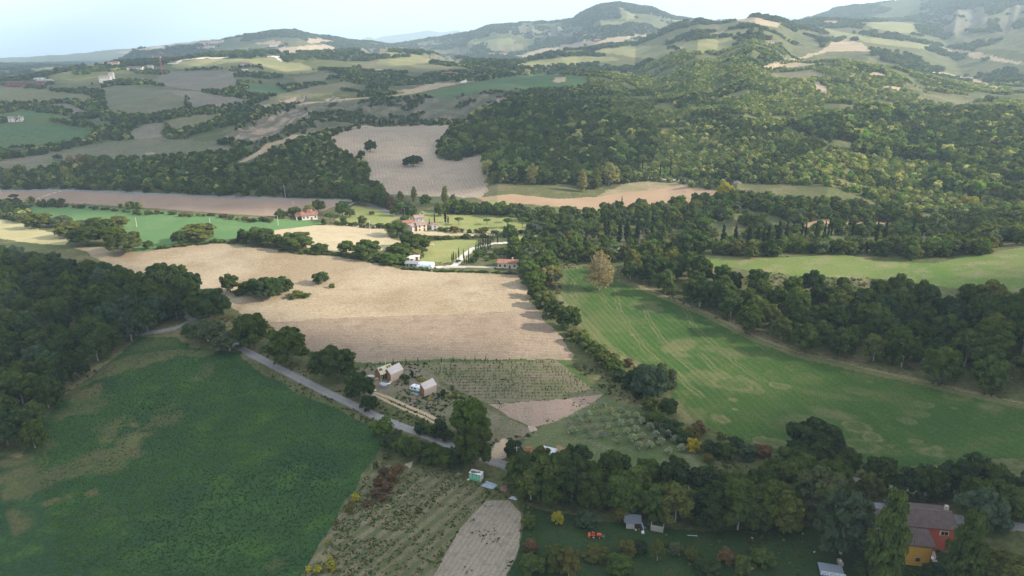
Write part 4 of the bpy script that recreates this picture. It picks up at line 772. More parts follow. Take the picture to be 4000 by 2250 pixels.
fill_wood([(345,735),(420,720),(490,745),(480,800),(420,815),(340,818),(270,812),(230,790),(260,750)], 9.5, 14, (12, 15), ['oak','dark'], 'lane bend oaks', 'dark oak wood', kinds=(OAK,), rows=3, seed=4)
fill_wood([(1570,705),(1600,670),(1700,678),(1760,695),(1850,720),(2000,740),(2200,752),(2400,775),(2650,785),(2700,1040),(2576,1008),(2450,985),(2300,950),(2150,915),(2000,880),(1880,835),(1760,775),(1650,728)], 9.6, 140, (11, 16), ['oak','mid','oak','olive','dark','mid','oak','dark','mid'], 'right wood', 'trees of the right wood', seed=5)
fill_wood([(1310,1215),(1420,1225),(1520,1235),(1650,1262),(1760,1275),(1900,1300),(1990,1300),(2000,1330),(1850,1335),(1700,1318),(1500,1300),(1400,1285),(1330,1260)], 5.6, 74, (8.5, 13), ['mid','oak','mid','olive','dark','oak'], 'lower wood', 'wood below the lane', rows=3, seed=6)
fill_wood([(1310,1178),(1400,1183),(1520,1200),(1650,1222),(1800,1240),(1870,1232),(1950,1190),(2120,1185),(2250,1212),(2420,1215),(2560,1235),(2700,1260),(2700,1300),(2540,1300),(2400,1285),(2250,1262),(2100,1250),(1980,1262),(1880,1262),(1700,1240),(1500,1208),(1380,1190)], 5.8, 84, (8, 12), ['mid','oak','dark','dark','oak','olive'], 'lane strip', 'tree strip above the lane', rows=3, seed=8)
# olive grove
wp = world_poly([(1500,1010),(1560,1025),(1640,1055),(1700,1105),(1740,1140),(1690,1150),(1560,1125),(1470,1100),(1410,1085),(1440,1060)], 30)
dirv = Vector((1, .25)).normalized(); P = []
x0, y0 = wp.min(0); x1, y1 = wp.max(0)
for i in range(-20, 30):
    for j in range(-20, 30):
        x = (x0+x1)/2 + (i*4.3)*dirv.x - (j*4.7)*dirv.y + rnd.uniform(-.6, .6); y = (y0+y1)/2 + (i*4.3)*dirv.y + (j*4.7)*dirv.x + rnd.uniform(-.6, .6)
        if inpoly(np.array([x]), np.array([y]), wp)[0]: P.append((x, y, j))
for j in sorted(set(p[2] for p in P)):
    ln = sorted([p for p in P if p[2] == j]); jj = sorted(set(p[2] for p in P)).index(j)
    for i, (x, y, _) in enumerate(ln):
        hh = rnd.uniform(2.4, 3.5); plant(OLIVE, 'olive_tree', 'olive tree', (x, y, float(hz(x, y))-.1), hh*rnd.uniform(.95, 1.2), hh, 'silver', f"silvery olive tree, {ordw(i)} from left, grove row {jj+1} from the front", 'olive grove')
# vines
wp = world_poly([(1150,907),(1395,908),(1500,988),(1435,998),(1235,1012),(1165,988),(1070,926)], 30); x0, y0 = wp.min(0); x1, y1 = wp.max(0)
v = MB(); r = random.Random(5); v.cyl((0,0,0), (0,0,1.45), .05, .05, 5)
vm = crown_mesh('grapevine', [(0,0,.6,.2,.4),(.25,0,.85,.22,.2),(-.25,0,.85,.2,.2)], 30, .12, 5, LEAF_O, .0); P = []
for j in range(0, 80):
    for i in range(0, 190):
        x = x0 + i*1.25 + rnd.uniform(-.4, .4); y = y0 - 12 + j*2.5 + i*1.25*.08 + rnd.uniform(-.15, .15)
        if rnd.random() < .72 and inpoly(np.array([x]), np.array([y]), wp)[0]: P.append((x, y, j))
P.sort(key=lambda p: p[1]); print('vines', len(P))
import bmesh
bm = bmesh.new(); bm.from_mesh(vm)
ret = bmesh.ops.create_cone(bm, cap_ends=True, segments=5, radius1=.05, radius2=.05, depth=1.5, matrix=Matrix.Translation((0, 0, .7))); bm.to_mesh(vm); bm.free()
for k, (x, y, j) in enumerate(P[:300]):
    o = bpy.data.objects.new('grapevine', vm); COL.objects.link(o); o.location = (x, y, float(hz(x, y))); o.rotation_euler = (0, 0, rnd.uniform(-.3, .3)); s = rnd.uniform(.6, .95); o.scale = (s, s, s)
    c = GREENS['mid' if rnd.random() < .75 else 'olive']; o.color = (*c, 1); tag(o, 'young green vine on its stake in the front rows of the vine plot', 'grapevine', 'vines of the small vine plot')

def late_stuff():
    bs = [k for k, r in enumerate(REG) if r[0] in ('badland_slope',)]; n = 60000; u = rng.uniform(0, 1, n); D = np.sqrt(700**2 + u*(2000**2-700**2)); a = rng.uniform(-.6, .2, n); X = D*np.sin(a); Y = D*np.cos(a)
    g = fbm(X, Y, 40, 3, 19); rid = region_at(X, Y); slope_ok = np.isin(rid, bs) & (g > .53); X, Y = X[slope_ok], Y[slope_ok]; H_ = rng.uniform(1.6, 4.2, len(X))
    scatter('gully_scrub', X, Y, H_, H_*rng.uniform(1.0, 1.7, len(X)), tints(len(X), X, Y, ['oak','mid','olive'], [3,2,2]), rng.integers(5, 7, len(X)), 'low scrub dotted over the eroded slopes on the left', 'scrub')
    n = 60000; u = rng.uniform(0, 1, n); D = np.sqrt(3500**2 + u*(6500**2-3500**2)); a = rng.uniform(-.2, .66, n); X = D*np.sin(a); Y = D*np.cos(a); bs = [k for k, r in enumerate(REG) if r[0] == 'clay_cliffs']; m = np.isin(region_at(X, Y), bs) & (fbm(X, Y, 90, 3, 23) > .50); X, Y = X[m], Y[m]; H_ = rng.uniform(6, 11, len(X))
    scatter('cliff_scrub', X, Y, H_, H_*rng.uniform(1.2, 2.0, len(X)), tints(len(X), X, Y, ['oak','mid'], [3,2]), rng.integers(5, 7, len(X)), 'scrub on the distant clay cliffs', 'scrub')
    def pick(names, n, d0, d1):
        u = rng.uniform(0, 1, n); D = np.sqrt(d0*d0 + u*(d1*d1-d0*d0)); a = rng.uniform(-.68, .68, n); X = D*np.sin(a); Y = D*np.cos(a)
        ks = [k for k, r in enumerate(REG) if r[0] in names[0] and (names[1] is None or r[1].name in names[1])]; m = np.isin(region_at(X, Y), ks); return X[m], Y[m]
    def near_(name, names, n, d0, d1, h, w, pal, wt, label, cat, vid=(5, 7), thr=0.0, sc=12):
        X, Y = pick(names, n, d0, d1); m = fbm(X, Y, sc, 3, len(name)) > thr
        if name == 'weeds':
            a_ = at(880, 1440); b_ = at(1170, 1210); d_ = Vector((b_.x-a_.x, b_.y-a_.y)).normalized(); pc = (X-a_.x)*(-d_.y) + (Y-a_.y)*d_.x; m &= (np.cos(2*PI*pc/4.6) > .1) | (rng.random(len(X)) < .12) | (X < a_.x + (Y-a_.y)*.75 + 2)
        X, Y = X[m], Y[m]; H_ = rng.uniform(*h, len(X)); scatter(name, X, Y, H_, H_*rng.uniform(*w, len(X)), tints(len(X), X, Y, pal, wt), rng.integers(*vid, len(X)), label, cat); print(name, len(X))
    near_('weeds', (('weedy_ground',), None), 110000, 120, 290, (.10, .34), (1.2, 2.6), ['olive','mid','bright','pale','rust'], [4,3,1,2,.6], 'tangled weeds growing between the rows of the abandoned strip plot', 'weeds', thr=.42, sc=5)
    X, Y = pick((('green_field',), ('clover_green',)), 150000, 120, 380); dg = dry.reshape(NA, NR); i = np.clip(np.searchsorted(AZ, np.arctan2(X, Y)), 0, NA-1); j = np.clip(np.searchsorted(DR, np.hypot(X, Y)), 0, NR-1)
    m = (rng.random(len(X)) > dg[i, j]*.9) & (fbm(X, Y, 9, 3, 8) > .0); X, Y = X[m], Y[m]; H_ = rng.uniform(.06, .20, len(X)); tone = fbm(X, Y, 40, 4, 13)[:, None]
    tt = np.array([(.042,.100,.038)])*(1-sstep(.42, .6, tone)) + np.array([(.085,.175,.035)])*sstep(.42, .6, tone); tt = tt*rng.uniform(.85, 1.2, (len(X), 1))
    scatter('clover_crop', X, Y, H_, H_*rng.uniform(2, 4, len(X)), tt, rng.integers(5, 7, len(X)), 'low clover crop covering the large lower left field', 'crop'); print('clover', len(X))
    near_('rough_grass', (('ground','yard','lawn','field_edge'), None), 50000, 120, 420, (.2, .7), (1.0, 2.2), ['olive','mid','oak','pale'], [4,3,3,1], 'rough grass and low scrub along verges and yard edges', 'grass', thr=.50, sc=14)
    near_('stubble_tufts', (('bare_plot','vineyard_soil'), None), 60000, 120, 400, (.12, .4), (1.0, 2.2), ['olive','mid','dark'], [3,2,2], 'weed tufts on the bare soil plots', 'weeds', thr=.60, sc=6)

# ---------------------------------------------------------------- woods as masses: leafy trees scattered by geometry nodes
VAR = bpy.data.collections.new('tree_variants')
def variant(me, i):
    o = bpy.data.objects.new('v%02d' % i, me); VAR.objects.link(o); return o
for i in range(5): variant(crown_mesh('crown', lobes_round(100+i, 9, .02, 1.0, 1.0, .34), 420, .075, 100+i, LEAF_I, .82), i)
for i in range(2): variant(crown_mesh('crown', lobes_round(120+i, 6, .0, 1.0, 1.0, .36), 110, .14, 120+i, LEAF_I, .86), 5+i)
def scatter(name, X, Y, H_, W_, tint, idx, label, cat='wood'):
    me = bpy.data.meshes.new(name); n = len(X); Z = hz(X, Y) - H_*.06
    me.vertices.add(n); me.vertices.foreach_set('co', np.stack([X, Y, Z], 1).astype(np.float32).ravel())
    a = me.attributes.new('scl', 'FLOAT_VECTOR', 'POINT'); a.data.foreach_set('vector', np.stack([W_, W_, H_], 1).astype(np.float32).ravel())
    a = me.attributes.new('rotz', 'FLOAT', 'POINT'); a.data.foreach_set('value', rng.uniform(0, 6.28, n).astype(np.float32))
    a = me.attributes.new('vid', 'INT', 'POINT'); a.data.foreach_set('value', idx.astype(np.int32))
    a = me.attributes.new('tint', 'FLOAT_COLOR', 'POINT'); a.data.foreach_set('color', np.concatenate([tint, np.ones((n, 1))], 1).astype(np.float32).ravel())
    o = bpy.data.objects.new(name, me); COL.objects.link(o); tag(o, label, cat, None, 'stuff')
    g = bpy.data.node_groups.new(name, 'GeometryNodeTree'); g.interface.new_socket('Geometry', in_out='INPUT', socket_type='NodeSocketGeometry'); g.interface.new_socket('Geometry', in_out='OUTPUT', socket_type='NodeSocketGeometry')
    gi = g.nodes.new('NodeGroupInput'); go = g.nodes.new('NodeGroupOutput'); ip = g.nodes.new('GeometryNodeInstanceOnPoints'); ci = g.nodes.new('GeometryNodeCollectionInfo')
    ci.inputs['Collection'].default_value = VAR; ci.inputs['Separate Children'].default_value = True; ci.inputs['Reset Children'].default_value = True
    def na(nm, ty):
        q = g.nodes.new('GeometryNodeInputNamedAttribute'); q.data_type = ty; q.inputs['Name'].default_value = nm; return q.outputs['Attribute']
    cx = g.nodes.new('ShaderNodeCombineXYZ'); g.links.new(na('rotz', 'FLOAT'), cx.inputs[2])
    g.links.new(gi.outputs[0], ip.inputs['Points']); g.links.new(ci.outputs[0], ip.inputs['Instance']); ip.inputs['Pick Instance'].default_value = True
    g.links.new(na('vid', 'INT'), ip.inputs['Instance Index']); g.links.new(cx.outputs[0], ip.inputs['Rotation']); g.links.new(na('scl', 'FLOAT_VECTOR'), ip.inputs['Scale'])
    g.links.new(ip.outputs[0], go.inputs[0]); md = o.modifiers.new('scatter', 'NODES'); md.node_group = g; return o
def tints(n, X, Y, palette, weights, dark=1.0):
    pal = np.array([GREENS[p] for p in palette]); ch = rng.choice(len(palette), n, p=np.array(weights)/sum(weights)); c = pal[ch]
    return c*rng.uniform(.8, 1.2, (n, 1))*dark
def visible(X, Y, H_):
    """drop trees hidden behind hills: compares against the running horizon along each bearing"""
    a = np.arctan2(X, Y); D = np.hypot(X, Y); el = (hz(X, Y)+H_*1.5-CAM_H)/D; i = np.clip(np.searchsorted(AZ, a), 0, NA-1)
    j = np.clip(np.searchsorted(DR, D*.985)-1, 0, NR-1); return (el >= HOR[i, j]-.0015)
HOR = np.maximum.accumulate((GZ-CAM_H)/GD, axis=1)
grounds = [k for k, r in enumerate(REG) if r[0] == 'ground']
def wood_points(d0, d1, n, keep, azr=.70):
    u = rng.uniform(0, 1, n); D = np.sqrt(d0*d0 + u*(d1*d1-d0*d0)); a = rng.uniform(-azr, azr, n); X = D*np.sin(a); Y = D*np.cos(a)
    m = np.isin(region_at(X, Y), grounds) & keep(X, Y, D); return X[m], Y[m], D[m]
# open spots inside the woods that stay without trees
OPEN = [world_poly(p, 20) for p in ([(0,500),(700,500),(880,508),(1012,545),(1060,655),(1340,690),(1330,560),(1280,543),(1100,530),(1000,500),(870,495),(0,478)],)]
def open_ok(X, Y):
    m = np.ones(len(X), bool)
    for w in OPEN: m &= ~inpoly(X, Y, w)
    return m
VALLEY = [[(-200,470),(0,476),(350,480),(650,492),(700,470),(900,500),(1000,520),(950,480),(880,500),(-200,478)],
  [(1330,545),(1500,535),(1700,522),(1820,500),(1900,505),(2576,555),(2900,560),(2900,600),(2576,600),(2576,640),(2400,660),(2300,655),(2130,640),(1960,646),(1830,642),(1740,638),(1640,660),(1560,672),(1470,655),(1420,640),(1340,600)],
  [(1310,690),(1300,620),(1340,600),(1430,625),(1470,655),(1420,680),(1400,690)],
  [(1090,530),(1290,530),(1330,545),(1330,570),(1280,545),(1120,540)], [(1270,590),(1320,590),(1320,600),(1270,600)], [(1290,612),(1330,612),(1330,650),(1295,650)],
  [(-100,560),(30,565),(110,590),(90,570),(20,556),(-100,540)], [(360,548),(520,558),(620,566),(700,572),(640,560),(520,552),(360,535),(220,525),(80,516),(80,519),(220,529)], [(700,558),(740,555),(720,530),(690,545)],
  [(800,566),(990,566),(1010,560),(985,562),(860,562)], [(700,480),(880,495),(900,508),(1010,540),(1060,545),(1060,525),(980,505),(930,480),(850,480)]]
def in_valley(X, Y):
    m = np.zeros(len(X), bool)
    for p in VALLEYW: m |= inpoly(X, Y, p)
    return m
VALLEYW = [world_poly(p, 20) for p in VALLEY]
TALL = world_poly([(1150,340),(1200,290),(1300,262),(1420,275),(1560,300),(1650,330),(1640,400),(1560,470),(1400,495),(1230,480),(1225,400),(1100,405),(1100,370)], 20)
TALL2 = world_poly([(1980,330),(2200,280),(2576,290),(2900,300),(2900,560),(2576,520),(2300,480),(2400,420),(2200,400)], 20)
CYPZ = world_poly([(1470,560),(1600,560),(2000,575),(2450,560),(2450,615),(2100,632),(1830,632),(1640,640),(1480,632)], 20)
X, Y, D = wood_points(380, 720, 26000, lambda X, Y, D: in_valley(X, Y) & (fbm(X, Y, 22, 2, 44) > .36))
cz = inpoly(X, Y, CYPZ); H_ = np.where(cz, rng.uniform(3, 7, len(X)), rng.uniform(4.5, 11, len(X))); k = rng.random(len(X)) < np.where(cz, .26, .42); X, Y, D, H_ = X[k], Y[k], D[k], H_[k]
t_ = tints(len(X), X, Y, ['oak','mid','olive','dark','bright','grey','gold'], [4,4,3,2,1,2,.6], 1.1)
scatter('valley_wood', X, Y, H_, H_*rng.uniform(.75, 1.1, len(X)), t_, rng.integers(0, 5, len(X)), 'mixed green wood filling the valley floor between the fields', 'wood'); print('valley', len(X))
X, Y, D = wood_points(610, 1900, 150000, lambda X, Y, D: (np.where(np.arctan2(X, Y) < -.03, fbm(X, Y, 120, 3, 62), fbm(X, Y, 55, 3, 61)) > .30 + .13*sstep(850, 1500, D) + .06*sstep(.0, -.2, np.arctan2(X, Y))*sstep(900, 1100, D)) & (sstep(640, 700, D) > 0) & open_ok(X, Y) & ~in_valley(X, Y))
tall = inpoly(X, Y, TALL) | inpoly(X, Y, TALL2); sp = fbm(X, Y, 90, 3, 66)
k = rng.random(len(X)) < np.where(tall, .30, .72); X, Y, D, tall, sp = X[k], Y[k], D[k], tall[k], sp[k]
H_ = np.where(tall, rng.uniform(9, 16, len(X)), rng.uniform(3.2, 7.0, len(X))); k = visible(X, Y, H_); X, Y, D, H_, tall, sp = X[k], Y[k], D[k], H_[k], tall[k], sp[k]
t_ = tints(len(X), X, Y, ['oak','mid','dark','olive'], [4,4,2,1.4], 1.0); t2 = tints(len(X), X, Y, ['mid','olive','bright','pale','oak'], [3,6,1.4,2.6,1], 1.8); right = sstep(.02, .2, np.arctan2(X, Y))*(~tall)  # right slopes get lighter tints, their sunlit look put into leaf colour
mixf = np.clip(right*1.1*sstep(.34, .50, sp) + .25, 0, 1)[:, None]; pick = rng.random((len(X), 1)) < mixf; t_ = np.where(pick, t2, t_)
scatter('hillside_wood', X, Y, H_, H_*np.where(tall, rng.uniform(.8, 1.1, len(X)), rng.uniform(.85, 1.25, len(X))), t_, np.where(D < 1250, rng.integers(0, 5, len(X)), rng.integers(5, 7, len(X))), 'dense green wood covering the hillsides beyond the valley', 'wood'); print('hillside', len(X))
X, Y, D = wood_points(1900, 7000, 150000, lambda X, Y, D: (fbm(X, Y, 260, 4, 71) > .485 - .10*sstep(3300, 4200, D)), .68)
H_ = rng.uniform(6, 10, len(X))*(1+D/12000); k = visible(X, Y, H_); X, Y, D, H_ = X[k], Y[k], D[k], H_[k]
scatter('far_wood', X, Y, H_, H_*rng.uniform(1.1, 1.8, len(X)), tints(len(X), X, Y, ['oak','mid','dark','olive'], [4,3,3,1.5]), rng.integers(5, 7, len(X)), 'distant dark wood patches on the far hills', 'wood'); print('far', len(X))
late_stuff()
if len(P) > 300:
    V_ = bpy.data.collections.new('vine_variant'); vmi = vm.copy(); vmi.materials.clear(); vmi.materials.append(LEAF_I); V_.objects.link(bpy.data.objects.new('vine_source', vmi))
    q = np.array([(p[0], p[1]) for p in P[300:]]); keep = VAR; VAR = V_; s_ = rng.uniform(.7, 1.1, len(q))
    scatter('vine_rows', q[:,0], q[:,1], s_, s_, tints(len(q), q[:,0], q[:,1], ['mid','olive'], [3,1]), np.zeros(len(q)), 'farther rows of young vines in the vine plot', 'vines'); VAR = keep
# ---------------------------------------------------------------- buildings and small things
def M_(k, *a, **b): return plain(k, *a, **b)
WHITE = plain('white_plaster', (.60,.57,.52), .8, .05); STONE = plain('stone_wall', (.40,.35,.30), .9, .2, 1.2); PINK = plain('pink_plaster', (.62,.17,.13), .8, .06); REDW = plain('red_plaster', (.40,.085,.05), .8, .1, .4)
YELW = plain('yellow_plaster', (.62,.33,.05), .8, .07, .35); CREAM = plain('cream_plaster', (.62,.54,.42), .85, .08); DRED = plain('dark_red_plaster', (.26,.07,.07), .85, .1); GREYW = plain('grey_plaster', (.33,.32,.31), .9, .15)
TILE = rooftile('terracotta_tiles', (.46,.23,.15), (.34,.16,.11), .35); TILE_OLD = rooftile('weathered_tiles', (.20,.125,.105), (.085,.075,.075), .5); TILE_PALE = rooftile('faded_tiles', (.46,.33,.27), (.36,.25,.2), .35)
GLASS = plain('dark_glass', (.03,.035,.04), .15, .1, 1, 0, .6); WOODD = plain('brown_wood', (.12,.06,.035), .8, .2); METAL = plain('grey_metal', (.35,.36,.37), .5, .1, 1, .6); POLEM = plain('pole_concrete', (.52,.50,.46), .9, .1)
WHITE_P = plain('white_paint', (.80,.81,.80), .4, .03); BLACK = plain('black_rubber', (.02,.02,.022), .8, .1)

def pt(x, y): p = at(x, y); p.z = float(hz(p.x, p.y)); return p
def house(x, y, L, W, H, rot, wall, roof, label, name='house', cat='house', pitch=.38, nwin=3, chim=True, storeys=2, flat=False, over=.5):
    p = pt(x, y); a = math.radians(rot)
    if p.y < 760: L, W, H = L*.88, W*.88, H*.9
    e = empty(name, (p.x, p.y, p.z-.4), a); tag(e, label, cat)
    e.location.x += -math.sin(a)*W/2*.6; e.location.y += math.cos(a)*W/2*.6; H2 = H+.4; rh = W/2*pitch
    if flat: prof = [(-W/2, 0), (W/2, 0), (W/2, H2), (-W/2, H2)]
    else: prof = [(-W/2, 0), (W/2, 0), (W/2, H2), (0, H2+rh), (-W/2, H2)]
    m = MB(); m.prism(prof, -L/2, L/2); m.v = [(v[1], v[0], v[2]) for v in m.v]; m.build('wall', wall, e)
    m = MB()
    if flat: m.box((0, 0, H2+.12), (L+.5, W+.5, .24))
    else:
        q = W/2+over; zz = H2 - over*pitch + .06
        m.slab([(-L/2-over, -q, zz), (L/2+over, -q, zz), (L/2+over, 0, H2+rh+.06), (-L/2-over, 0, H2+rh+.06)], -.18)
        m.slab([(L/2+over, q, zz), (-L/2-over, q, zz), (-L/2-over, 0, H2+rh+.06), (L/2+over, 0, H2+rh+.06)], -.18)
    rf = m.build('roof', roof, e)
    if chim: MB().box((L*.22, W*.12, H2+rh*.8+.6), (.7, .7, 1.6)).build('chimney', wall, rf)
    for s in range(storeys):
        for i in range(nwin):
            if s == 0 and i == nwin//2: continue
            xx = -L/2 + L*(i+.5)/nwin; z = H2*(s+.58)/storeys
            f = MB().box((xx, -W/2-.03, z), (1.15, .10, 1.4)).build('window', WHITE_P if wall not in (WHITE, CREAM) else WOODD, e); MB().box((xx, -W/2-.07, z), (.9, .08, 1.15)).build('pane', GLASS, f)
        z = H2*(s+.58)/storeys; f = MB().box((L/2+.03, 0, z), (.10, 1.1, 1.3)).build('window', WOODD, e); MB().box((L/2+.07, 0, z), (.08, .85, 1.05)).build('pane', GLASS, f)
    d = MB().box((-L/2 + L*(nwin//2+.5)/nwin, -W/2-.04, 1.35), (1.2, .12, 2.1)).build('door', WOODD, e)
    return e
# white villa with porch and raised ridge
v = house(779, 552, 13, 10, 4.2, 22, WHITE, TILE, 'white villa with terracotta roof and pillared porch at the sown green field', 'villa', 'house', .42, 4, True, 1, over=.7)
m = MB()
for i in range(6): m.box((-9.5, -5 + i*2.0, 2.0), (.45, .45, 3.6))
m.box((-9.5, 0, .7), (.4, 10.6, 1.2)); m.build('porch', WHITE, v); MB().slab([(-10.2, -6, 3.6), (-6.0, -6, 5.0), (-6.0, 6, 5.0), (-10.2, 6, 3.6)], -.15).build('porch_roof', TILE, v)
m = MB(); m.prism([(-1.8, 4.6), (1.8, 4.6), (1.8, 6.8), (0, 7.9), (-1.8, 6.8)], -2.4, 2.4).build('dormer', TILE, v)
house(1008, 530, 11, 8, 5.6, -48, PINK, TILE_PALE, 'bright pink red house with pale roof among the valley trees')
house(1028, 573, 9, 7, 4.6, 28, STONE, TILE, 'stone house with terracotta roof at the left of the hamlet', nwin=2)
house(1042, 580, 9, 8, 4.2, 60, STONE, TILE_PALE, 'stone house with pale gable roof in front of the hamlet', nwin=2, chim=False)
house(1055, 569, 8, 8, 7.5, 20, STONE, TILE_PALE, 'tallest stone tower house at the back of the hamlet', nwin=2)
house(1061, 580, 8, 8, 4.8, 20, CREAM, TILE_PALE, 'cream stone house at the right of the hamlet', nwin=2)
house(1084, 577, 9, 6, 4.0, -60, GREYW, TILE_PALE, 'grey stone annex behind the slim cypresses', nwin=2, chim=False)
house(1277, 674, 13, 8, 3.6, -8, CREAM, TILE, 'long low farmhouse with red tiled roof beside the driveway', nwin=4, storeys=1)
house(1877, 503, 11, 9, 5.6, 35, DRED, TILE_OLD, 'dark red house with brown roof beside the bright yellow tree')
house(380, 401, 9, 8, 6, 30, STONE, TILE_PALE, 'old stone house on the wooded bank on the left')
house(52, 387, 17, 8, 4.5, 8, WHITE, TILE_OLD, 'long white house below the green hill field at the left edge', nwin=4, storeys=1)
house(40, 306, 16, 9, 5, 20, WHITE, TILE_PALE, 'white farmhouse with pale roof in trees at the left edge')
house(265, 207, 20, 15, 10, 15, WHITE, TILE_PALE, 'white house under the red crane', nwin=4); house(281, 198, 9, 8, 12, 10, WHITE, TILE_PALE, 'narrow white building right behind the house under the crane', nwin=1)
house(551, 270, 21, 9, 5, 12, WHITE, TILE, 'white house with red roof at the end of the grey vineyard', nwin=3)
house(1264, 260, 13, 11, 6, 20, CREAM, TILE, 'house with reddish hip like roof in the wood above the tilled hillside')
house(1130, 189, 22, 10, 5, -5, CREAM, TILE, 'red roofed farm left of the pale yard on the ridge'); house(1142, 190, 16, 9, 5, -5, CREAM, TILE, 'second red roofed farm building nearer to the pale yard')
house(1192, 196, 28, 9, 4, 5, GREYW, TILE_OLD, 'long grey roofed barn above the pale yard', 'barn', 'barn', nwin=4, storeys=1)
house(98, 206, 16, 12, 8, 10, WHITE, WHITE_P, 'small white block house left of the crane hamlet', nwin=2, chim=False, flat=True)
house(62, 216, 70, 16, 6, 4, DRED, TILE_OLD, 'very long low red roofed barn at the left', 'barn', 'barn', nwin=6, storeys=1, chim=False); house(112, 210, 30, 12, 6, 4, GREYW, METAL, 'grey metal shed beside the long red barn', 'barn', 'barn', nwin=3, storeys=1, chim=False)
house(340, 178, 34, 14, 7, 5, CREAM, TILE_OLD, 'grey brown farm below the vineyard hill'); house(378, 172, 12, 8, 6, 5, WHITE, TILE_PALE, 'small white hut right of the grey brown farm', nwin=1)
house(612, 180, 18, 9, 5, 3, WHITE, WHITE_P, 'white flat roofed shed on the dark vineyard edge', 'shed', 'shed', nwin=2, storeys=1, flat=True, chim=False)
house(616, 166, 20, 10, 6, 3, CREAM, TILE, 'small red roofed house above the white flat roofed shed'); house(286, 166, 24, 12, 8, 8, CREAM, TILE, 'cream house beside the top of the crane')
house(1502, 105, 30, 16, 8, 5, DRED, TILE, 'red roofed farmhouse among conifers on the golden ridge'); house(2091, 62, 50, 20, 12, 5, CREAM, TILE, 'red roofed house on the far right saddle'); house(1936, 112, 22, 12, 7, 5, CREAM, TILE, 'reddish house in the trees of the right ridge')
for i, (x, y, s) in enumerate([(405, 136, 22), (480, 132, 24), (505, 125, 40), (527, 122, 44), (518, 113, 60), (545, 110, 60), (690, 118, 40), (705, 117, 40), (720, 133, 20), (845, 134, 20), (625, 165, 14), (1240, 140, 40), (1265, 140, 40)]):
    house(x, y, s, s*.5, s*.25, 5, WHITE if i % 2 else CREAM, TILE, f"{ordw(i)} from left of the tiny pale houses along the far ridges" if i < 20 else '', 'far_house', 'house', nwin=2, storeys=1, chim=False)
house(709, 484, 9, 7, 4, 10, CREAM, TILE_OLD, 'low house hidden in the trees beside the country road', nwin=2, storeys=1)
# crane
p = pt(409, 190); c = empty('tower_crane', p, .3); tag(c, 'red construction tower crane above the white house on the left', 'crane'); CRR = plain('crane_red', (.50,.15,.13), .6, .05)
m = MB()
for sx in (-1, 1):
    for sy in (-1, 1): m.cyl((sx, sy, 0), (sx, sy, 40), .2, .2, 5)
for i in range(13): m.cyl((-1, -1, i*3), (1, 1, i*3+3), .12, .12, 4); m.cyl((1, -1, i*3), (-1, -1, i*3+3), .25, .25, 4)
m.build('mast', CRR, c); m = MB(); m.box((10, 0, 41), (52, .9, .6)); m.cyl((0, 0, 41), (0, 0, 47), .5, .3, 5); m.cyl((0, 0, 47), (32, 0, 41.5), .2, .2, 4); m.cyl((0, 0, 47), (-14, 0, 41.5), .2, .2, 4); m.build('jib', CRR, c); MB().box((-14, 0, 39.5), (4, 2, 3)).build('counterweight', GREYW, c); MB().box((1.6, 0, 39), (2, 2, 2.2)).build('cabin', WHITE_P, c)
# farm sheds and tunnels by the stubble field
house(1036, 670, 8, 5, 2.2, -6, GREYW, METAL, 'grey walled shed with metal roof beside the polytunnel', 'shed', 'shed', nwin=3, storeys=1, chim=False); house(1028, 659, 8, 5, 2.4, 15, CREAM, WHITE_P, 'small shed with bright white roof left of the gravel yard', 'shed', 'shed', nwin=2, storeys=1, chim=False, flat=True); house(1041, 654, 8, 4, 2.4, 15, CREAM, WHITE_P, 'second small white roofed shed behind the first one', 'shed', 'shed', nwin=2, storeys=1, chim=False, flat=True)
POLY = plain('milky_plastic', (.62,.70,.74), .35, .06)
p = pt(1066, 669); e = empty('polytunnel', p, -.12); tag(e, 'long pale polytunnel greenhouse beside the white shed', 'polytunnel'); prof = [(math.cos(PI*i/10)*2.5, math.sin(PI*i/10)*2.6) for i in range(11)]
m = MB(); m.prism(prof, -6, 6); m.v = [(q[1], q[0], q[2]) for q in m.v]; m.build('cover', POLY, e); m = MB()
for i in range(7):
    for k in range(10): a_, b_ = prof[k], prof[k+1]; m.cyl((-6+i*2, a_[0]*1.01, a_[1]*1.01), (-6+i*2, b_[0]*1.01, b_[1]*1.01), .05, .05, 4)
m.build('hoop_frame', METAL, e)
p = pt(1084, 674); e = empty('tent', p, .2); tag(e, 'small white pitched tent right of the polytunnel', 'tent'); MB().prism([(-1.6, 0), (1.6, 0), (0, 2.0)], -2, 2).build('canvas', WHITE, e); MB().box((0, -2.02, .7), (.8, .06, 1.3)).build('flap', GREYW, e)
p = pt(1281-76, 635); tag(MB().heap((0, 0, 0), 3.0, 2.5, 1.6, 3).build('garden_pavilion_roof', CREAM, None, p), 'pale stone heap beside the cypress avenue', 'stone heap')
p = pt(1083, 618); tag(MB().heap((0, 0, 0), 2.2, 1.6, 1.5, 4).build('hay_heap', plain('hay', (.40,.27,.18), .95, .15), None, p), 'small brown hay heap on the mown olive meadow', 'hay heap')

